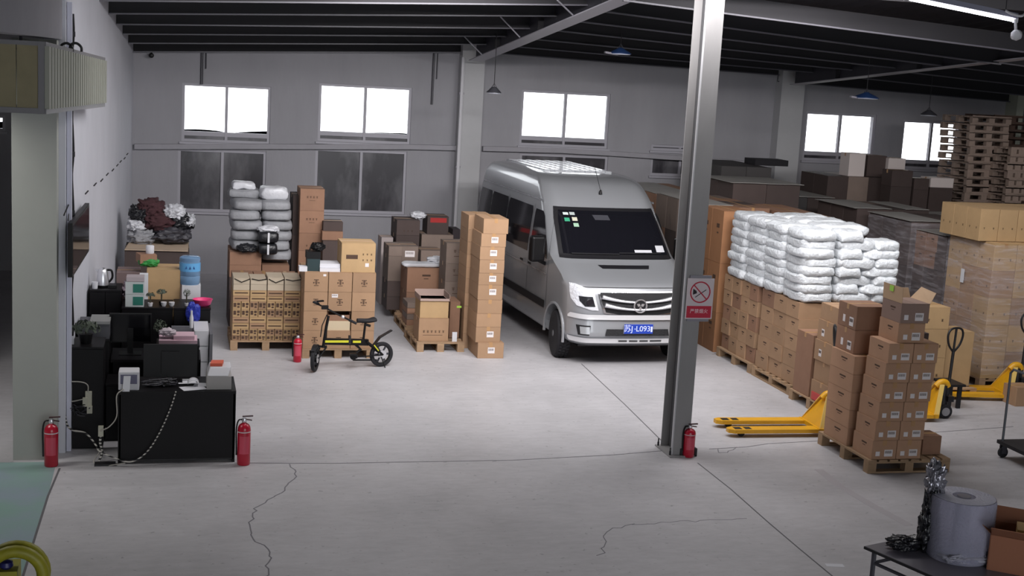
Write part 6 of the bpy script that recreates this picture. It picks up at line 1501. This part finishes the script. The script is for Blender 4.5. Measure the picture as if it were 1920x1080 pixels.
# pink cloths on the monitor / middle desk
pb = wroot('pink_box', (aty(330, 640, 14.3).x, 14.3, 0), 'pale pink folded cloths piled behind the front monitor', 'cloths')
q = Fr(298, 370, 632, 645, 14.2); MB().box(q[0], q[1], 14.15, 14.45, q[2], (q[2] + q[3]) / 2 + .01).build('folded_cloth', mat('pale_pink_cloth', '#c2a3ae', .9), pb)
MB().box(q[0] + .15, q[1] - .03, 14.18, 14.42, (q[2] + q[3]) / 2 + .01, q[3] + .015).build('folded_cloth', MT['pale_pink_cloth'], pb)
o = blob((aty(314, 626, 14.2).x, 14.28, q[2] + .07), (.18, .16, .08), 19, mat('white_tissue', '#b5aab0', .8), 'crumpled_tissue', amp=.4); tag(o, 'crumpled white tissue on the pink cloths', 'tissue')
o = cab('cloth_shelf', (q[0] - .02, q[1] + .02), 14.12, .36, 0, 'black shelf unit carrying the pink cloths behind the front monitor', 'shelf', 1, z1=q[2])
tag(MB().box(aty(392, 640, 15.2).x, aty(396, 640, 15.2).x + .01, 15.0, 15.65, 0, aty(394, 620, 15.2).z).build('side_board', mat('grey_edge_board', '#5c5b60', .6)), 'grey edge board right of the white drawers', 'board')
# stool lid on the floor by the pedestal
tag(MB().box(d0 - .22, d0 - .02, dY - .06, dY + .04, 0, .02).build('floor_plate', BLKTRIM), 'small black plate on the floor left of the front desk', 'plate')

# ================================================================== FOREGROUND RIGHT: packing table
TZ = .75
c1, c2, c3 = at(1622, 1024, TZ), at(1700, 1008, TZ), at(1770, 1100, TZ)
ux = (c2 - c1).normalized(); uy = Vector((c3.x - c1.x, c3.y - c1.y, 0)); uy = (uy - ux * uy.dot(ux)).normalized()
Tb = lambda a, c, z: c1 + ux * a + uy * c + Vector((0, 0, z - TZ))
tb = wroot('packing_table', (c1.x + .6, c1.y - .4, 0), 'grey-topped steel packing table at the bottom right corner', 'table')
LX, LY = 1.9, 1.3
MB().prism([Tb(0, 0, TZ), Tb(LX, 0, TZ), Tb(LX, LY, TZ), Tb(0, LY, TZ)], (0, 0, -.025)).build('table_top', mat('grey_table_top', '#6f6b74', .35, var=.06, vscale=3), tb)
MB().prism([Tb(-.006, -.006, TZ - .002), Tb(LX, -.006, TZ - .002), Tb(LX, LY, TZ - .002), Tb(-.006, LY, TZ - .002)], (0, 0, -.02)).build('edge_band', BLKTRIM, tb)
for a, c in ((.05, .05), (LX - .05, .05), (.05, LY - .05), (LX - .05, LY - .05)): MB().tube([Tb(a, c, TZ - .02), Tb(a, c, 0)], .02, 6).build('leg', STEEL_M, tb)
MB().tube([Tb(.05, .05, TZ - .12), Tb(.05, LY - .05, TZ - .12)], .014, 6).tube([Tb(.05, .05, TZ - .12), Tb(LX - .05, .05, TZ - .12)], .014, 6).build('rail', STEEL_M, tb)
pr_ = at(1795, 1042, TZ); rr0 = .30
br = wroot('bubble_wrap_roll', pr_, 'big translucent roll of bubble wrap standing on the packing table', 'roll')
BWM = mat('bubble_wrap', '#b9b8cc', .22, trans=.55, ior=1.12, bump=.5, bscale=45, spec=.6)
topz = TZ; ph = at(1822, 922, 1.5)
def ztop_at(px, py, P): d = ray(px, py); t_ = P.y / d.y; return (EYE + d * t_).z
zt = ztop_at(1815, 930, pr_)
rr0 = (aty(1870, 930, pr_.y) - aty(1757, 930, pr_.y)).length / 2 * .93
Mr = Matrix.Translation(pr_)
MB().lathe([(rr0 * .97, .002), (rr0, .02), (rr0, zt - TZ - .03), (rr0 * .97, zt - TZ)], 40, Mr).build('wrap_body', BWM, br, True)
MB().lathe([(.05, .004), (.05, zt - TZ + .004)], 18, Mr).build('core_tube', mat('core_board', '#8f8a90', .8), br, True)
vs = []; fs = []
for k in range(5):
    for i in range(40):
        a = 2 * PI * i / 40; r_ = rr0 * (.35 + .15 * k); vs.append(pr_ + Vector((r_ * math.cos(a), r_ * math.sin(a), zt - TZ + .002 + .004 * (k % 2))))
for k in range(4):
    for i in range(40): i2 = (i + 1) % 40; fs.append((k * 40 + i, k * 40 + i2, (k + 1) * 40 + i2, (k + 1) * 40 + i))
MB().add(vs, fs).build('wound_layers', mat('wrap_edge', '#c9c8d8', .4, bump=.6, bscale=60), br, True)
blob(pr_ + Vector((0, -rr0 * .35, .005)), (rr0 * 1.9, rr0 * 1.4, .10), 23, mat('loose_wrap', '#a9a8b6', .3, bump=.6, bscale=40, trans=.3), 'loose_end', br, amp=.35).matrix_parent_inverse = WM[br.name]
p = at(1742, 1035, TZ); dp = wroot('tape_dispenser', p, 'dark crumpled packing film and tape tools beside the bubble wrap roll', 'dispenser')
for k, (dx, dy, w_, h_) in enumerate([(-.02, .0, .16, .34), (.0, .02, .12, .5)]):
    o = blob(p + Vector((dx, dy, .0)), (w_, .14, h_), 27 + k, mat('dark_film', '#1b1b20', .25, bump=.5), 'dark_film', dp, amp=.45); o.matrix_parent_inverse = WM[dp.name]
o = blob(p + Vector((.0, .02, .42)), (.14, .13, .26), 33, mat('silver_film', '#85848c', .2, .5), 'silver_film', dp, amp=.5); o.matrix_parent_inverse = WM[dp.name]
p = at(1702, 1030, TZ); o = blob(p, (.34, .16, .10), 35, MT['dark_film'], 'work_glove', amp=.5); tag(o, 'dark crumpled work glove on the packing table left of the film', 'glove')
# open carton bottom right
a0 = at(1838, 1050, TZ)
oc = wroot('open_carton', a0, 'open brown carton with upright flaps at the bottom right corner', 'carton')
P1 = aty(1843, 1000, a0.y - .05); bz_ = TZ; zt = P1.z
w_ = .42; d_ = .34; M_ = Matrix.Translation((P1.x + .25, P1.y - .12, TZ)) @ Matrix.Rotation(math.radians(-38), 4, 'Z'); hC = .26
DB = mat('reddish_brown_board', '#8a5a42', .8)  # even reddish brown, the same on every panel
def pn(name, a, c, z0, z1, th=.006):
    a, c = Vector((*a, 0)), Vector((*c, 0)); n_ = (c - a).normalized().cross(Vector((0, 0, 1))) * th
    return MB().prism([M_ @ (a + Vector((0, 0, z0))), M_ @ (c + Vector((0, 0, z0))), M_ @ (c + Vector((0, 0, z1))), M_ @ (a + Vector((0, 0, z1)))], M_.to_3x3() @ n_).build(name, DB, oc)
X_, Y_ = w_ / 2, d_ / 2
pn('side_board', (-X_, -Y_), (X_, -Y_), 0, hC); pn('side_board', (X_, -Y_), (X_, Y_), 0, hC); pn('side_board', (X_, Y_), (-X_, Y_), 0, hC); pn('side_board', (-X_, Y_), (-X_, -Y_), 0, hC)
MB().prism([M_ @ Vector((-X_, -Y_, .004)), M_ @ Vector((X_, -Y_, .004)), M_ @ Vector((X_, Y_, .004)), M_ @ Vector((-X_, Y_, .004))], (0, 0, -.004)).build('bottom_board', DB, oc)
for (a, c, out) in (((-X_, -Y_), (-X_, Y_), (-.10, 0)), ((-X_, Y_), (X_, Y_), (0, .10)), ((X_, -Y_), (X_, Y_), (.12, 0)), ((-X_, -Y_), (X_, -Y_), (0, -.14))):
    v_ = [M_ @ Vector((*a, hC)), M_ @ Vector((*c, hC)), M_ @ Vector((c[0] + out[0], c[1] + out[1], hC + .09)), M_ @ Vector((a[0] + out[0], a[1] + out[1], hC + .09))]; MB().prism(v_, (0, 0, .005)).build('flap', DB, oc)
tag(MB().cbox(M_ @ Vector((.05, -.0, .16)), (.2, .2, .3), rz=-.6).build('yellow_packet', mat('tan_packet', '#b28a4c', .7)), 'tan packet standing inside the open carton', 'packet')
# scrap of paper on the floor, extra carton under the table edge
p = at(1565, 1060); tag(MB().cbox((p.x, p.y, .001), (.16, .07, .001), rz=-.2).build('paper_scrap', PAPER), 'small white paper scrap on the floor by the packing table', 'paper')
st = [at(*q) for q in ((1530, 880), (1560, 900), (1705, 985), (1670, 985))]
# --- yellow machine in the bottom left corner
p = at(30, 1075, .0)
ym = wroot('yellow_hose_reel', (p.x, p.y + .1, 0), 'yellow hose reel or machine with dark blue knob at the bottom left corner', 'hose reel')
C0 = at(28, 1082, .35); YG = mat('mustard_rubber', '#8e8a1c', .5, var=.15, vscale=14)
MB().tube([C0 + Vector((.19 * math.cos(a), 0, .19 * math.sin(a))) for a in lin(0, 2 * PI, 28)[:-1]], .045, 12, closed=True).build('hose_ring', YG, ym, True)
MB().tube([C0 + Vector((.19 * math.cos(a), .10, .19 * math.sin(a))) for a in lin(0, 2 * PI, 28)[:-1]], .045, 12, closed=True).build('hose_ring', YG, ym, True)
MB().box(C0.x - .28, C0.x + .02, C0.y - .05, C0.y + .2, 0, C0.z + .06).build('machine_body', YG, ym)
MB().box(C0.x - .12, C0.x + .12, C0.y - .02, C0.y + .1, 0, C0.z - .12).build('reel_foot', BLKTRIM, ym)
MB().lathe([(.03, 0), (.05, .02), (.045, .05), (.02, .06)], 16, Matrix.Translation((C0.x - .06, C0.y + .02, C0.z + .06))).build('blue_knob', mat('navy_plastic', '#1d1f5c', .4), ym, True)
# --- glimpse into the annex left of the column
for k in range(6):
    carton(-2.9, -2.32, 17.0, 17.6, k * .36, (k + 1) * .36, 'tan carton, %s of the stack seen left of the cream column' % (ORD[k] if k < 5 else 'topmost'), None, TAN)
carton(-2.9, -2.3, 17.0, 17.5, 2.16, 2.9, 'dark maroon carton topping the stack left of the cream column', None, mat('maroon_board', '#4a2526', .8))

# dark conduits and a small camera on the back wall
for (xa, ya, yb_, w_, lb) in ((379, 99, 158, .05, 'dark conduit on the back wall above the first window'), (814, 100, 196, .045, 'dark drip pipe on the back wall left of the pier'), (1200, 128, 129, .02, '')):
    if lb: a, c = aty(xa, ya, D - .03), aty(xa, yb_, D - .03); t = MB().tube([(a.x, D - .03, a.z), (a.x, D - .03, c.z)], w_ / 2, 6).tube([(a.x + .07, D - .03, a.z), (a.x + .07, D - .03, (a.z + c.z) / 2)], .012, 5).build('wall_pipe', STEEL_M); tag(t, lb, 'pipe')
p = aty(284, 104, D - .15); t = wroot('security_camera', p, 'tiny black camera under the eave at the left end of the back wall', 'camera')
MB().lathe([(.02, -.06), (.045, -.04), (.045, .05), (.03, .06)], 12, Matrix.Translation(p) @ Matrix.Rotation(PI / 2, 4, 'X')).build('camera_body', BLACKP, t, True); MB().tube([p, (p.x, D, p.z + .05)], .012, 6).build('bracket', BLACKP, t)
#CULL
# ================================================================== CARTONS THE VIEW DOES NOT SHOW are joined into one heap
hidden = [0,1,2,3,4,5,6,7,8,23,24,25,26,27,28,29,30,31,33,34,36,42,45,46,63,64,75,76,77,79,80,82,83,84,87,88,89,117,118,122,123,127,128,132,133,137,138,143,144,149,150,155,156,161,162,167,168,175,176,177,178,179,180,181,182,183,184,185,189,190,198,199,200,201,202,203,204,205,207,208,209,212,213,214,215,216,217,227,247,250,258,259,261,262,267,268,273,274,279,280,285,286,287,288,289,290,291,292,302,305,306,308,309,310,311,312,313,314,315,316,317,318,319,323,327,331,335,336,337,338,339,340,341,342,344,345,346,347,348,349,351,352,353,357,361,364,365,366,367,368,369,370,371,372,373,374,375,382,383,384,385,386,387,388,389,390,391,392,393,397,398,399,400,401,402,403,404,405,406,411,412,413,414,415,416,417,418,419,421,423,424,425,426,427,428,429,430,431,432,433,434,435,436,437,438,439,440,441,442,443,444,445,446,447,448,449,450,451,452,458,459,460,464,465,468,469,472,473,477,478,479,480,481,482,483,484,485,486,487,488,489,490,491,492,493,494,495,496,497,498,499,500,501,502,503,504,505,506,507,508,509,510,511,512,513,514,515,516,520,521,522,523,524,525,526]
drop = [bpy.data.objects['carton.%03d' % k if k else 'carton'] for k in hidden]
bpy.context.view_layer.update()
bm = bmesh.new(); mats_ = []
for o in drop:
    m_ = o.data.materials[0]
    if m_ not in mats_: mats_.append(m_)
    n0 = len(bm.faces); bm.from_mesh(o.data); bm.faces.ensure_lookup_table()
    M_ = o.matrix_world.copy(); vsn = set()
    for f in bm.faces[n0:]:
        f.material_index = mats_.index(m_)
        for v in f.verts: vsn.add(v)
    for v in vsn: v.co = M_ @ v.co
    for ch in list(o.children):
        for g2 in list(ch.children): bpy.data.objects.remove(g2)
        bpy.data.objects.remove(ch)
    bpy.data.objects.remove(o)
me = bpy.data.meshes.new('carton_heap'); bm.to_mesh(me); bm.free()
for m_ in mats_: me.materials.append(m_)
o = link('carton_heap', me); tag(o, 'brown cartons deep inside and behind the stacked loads', 'carton', None, 'stuff')
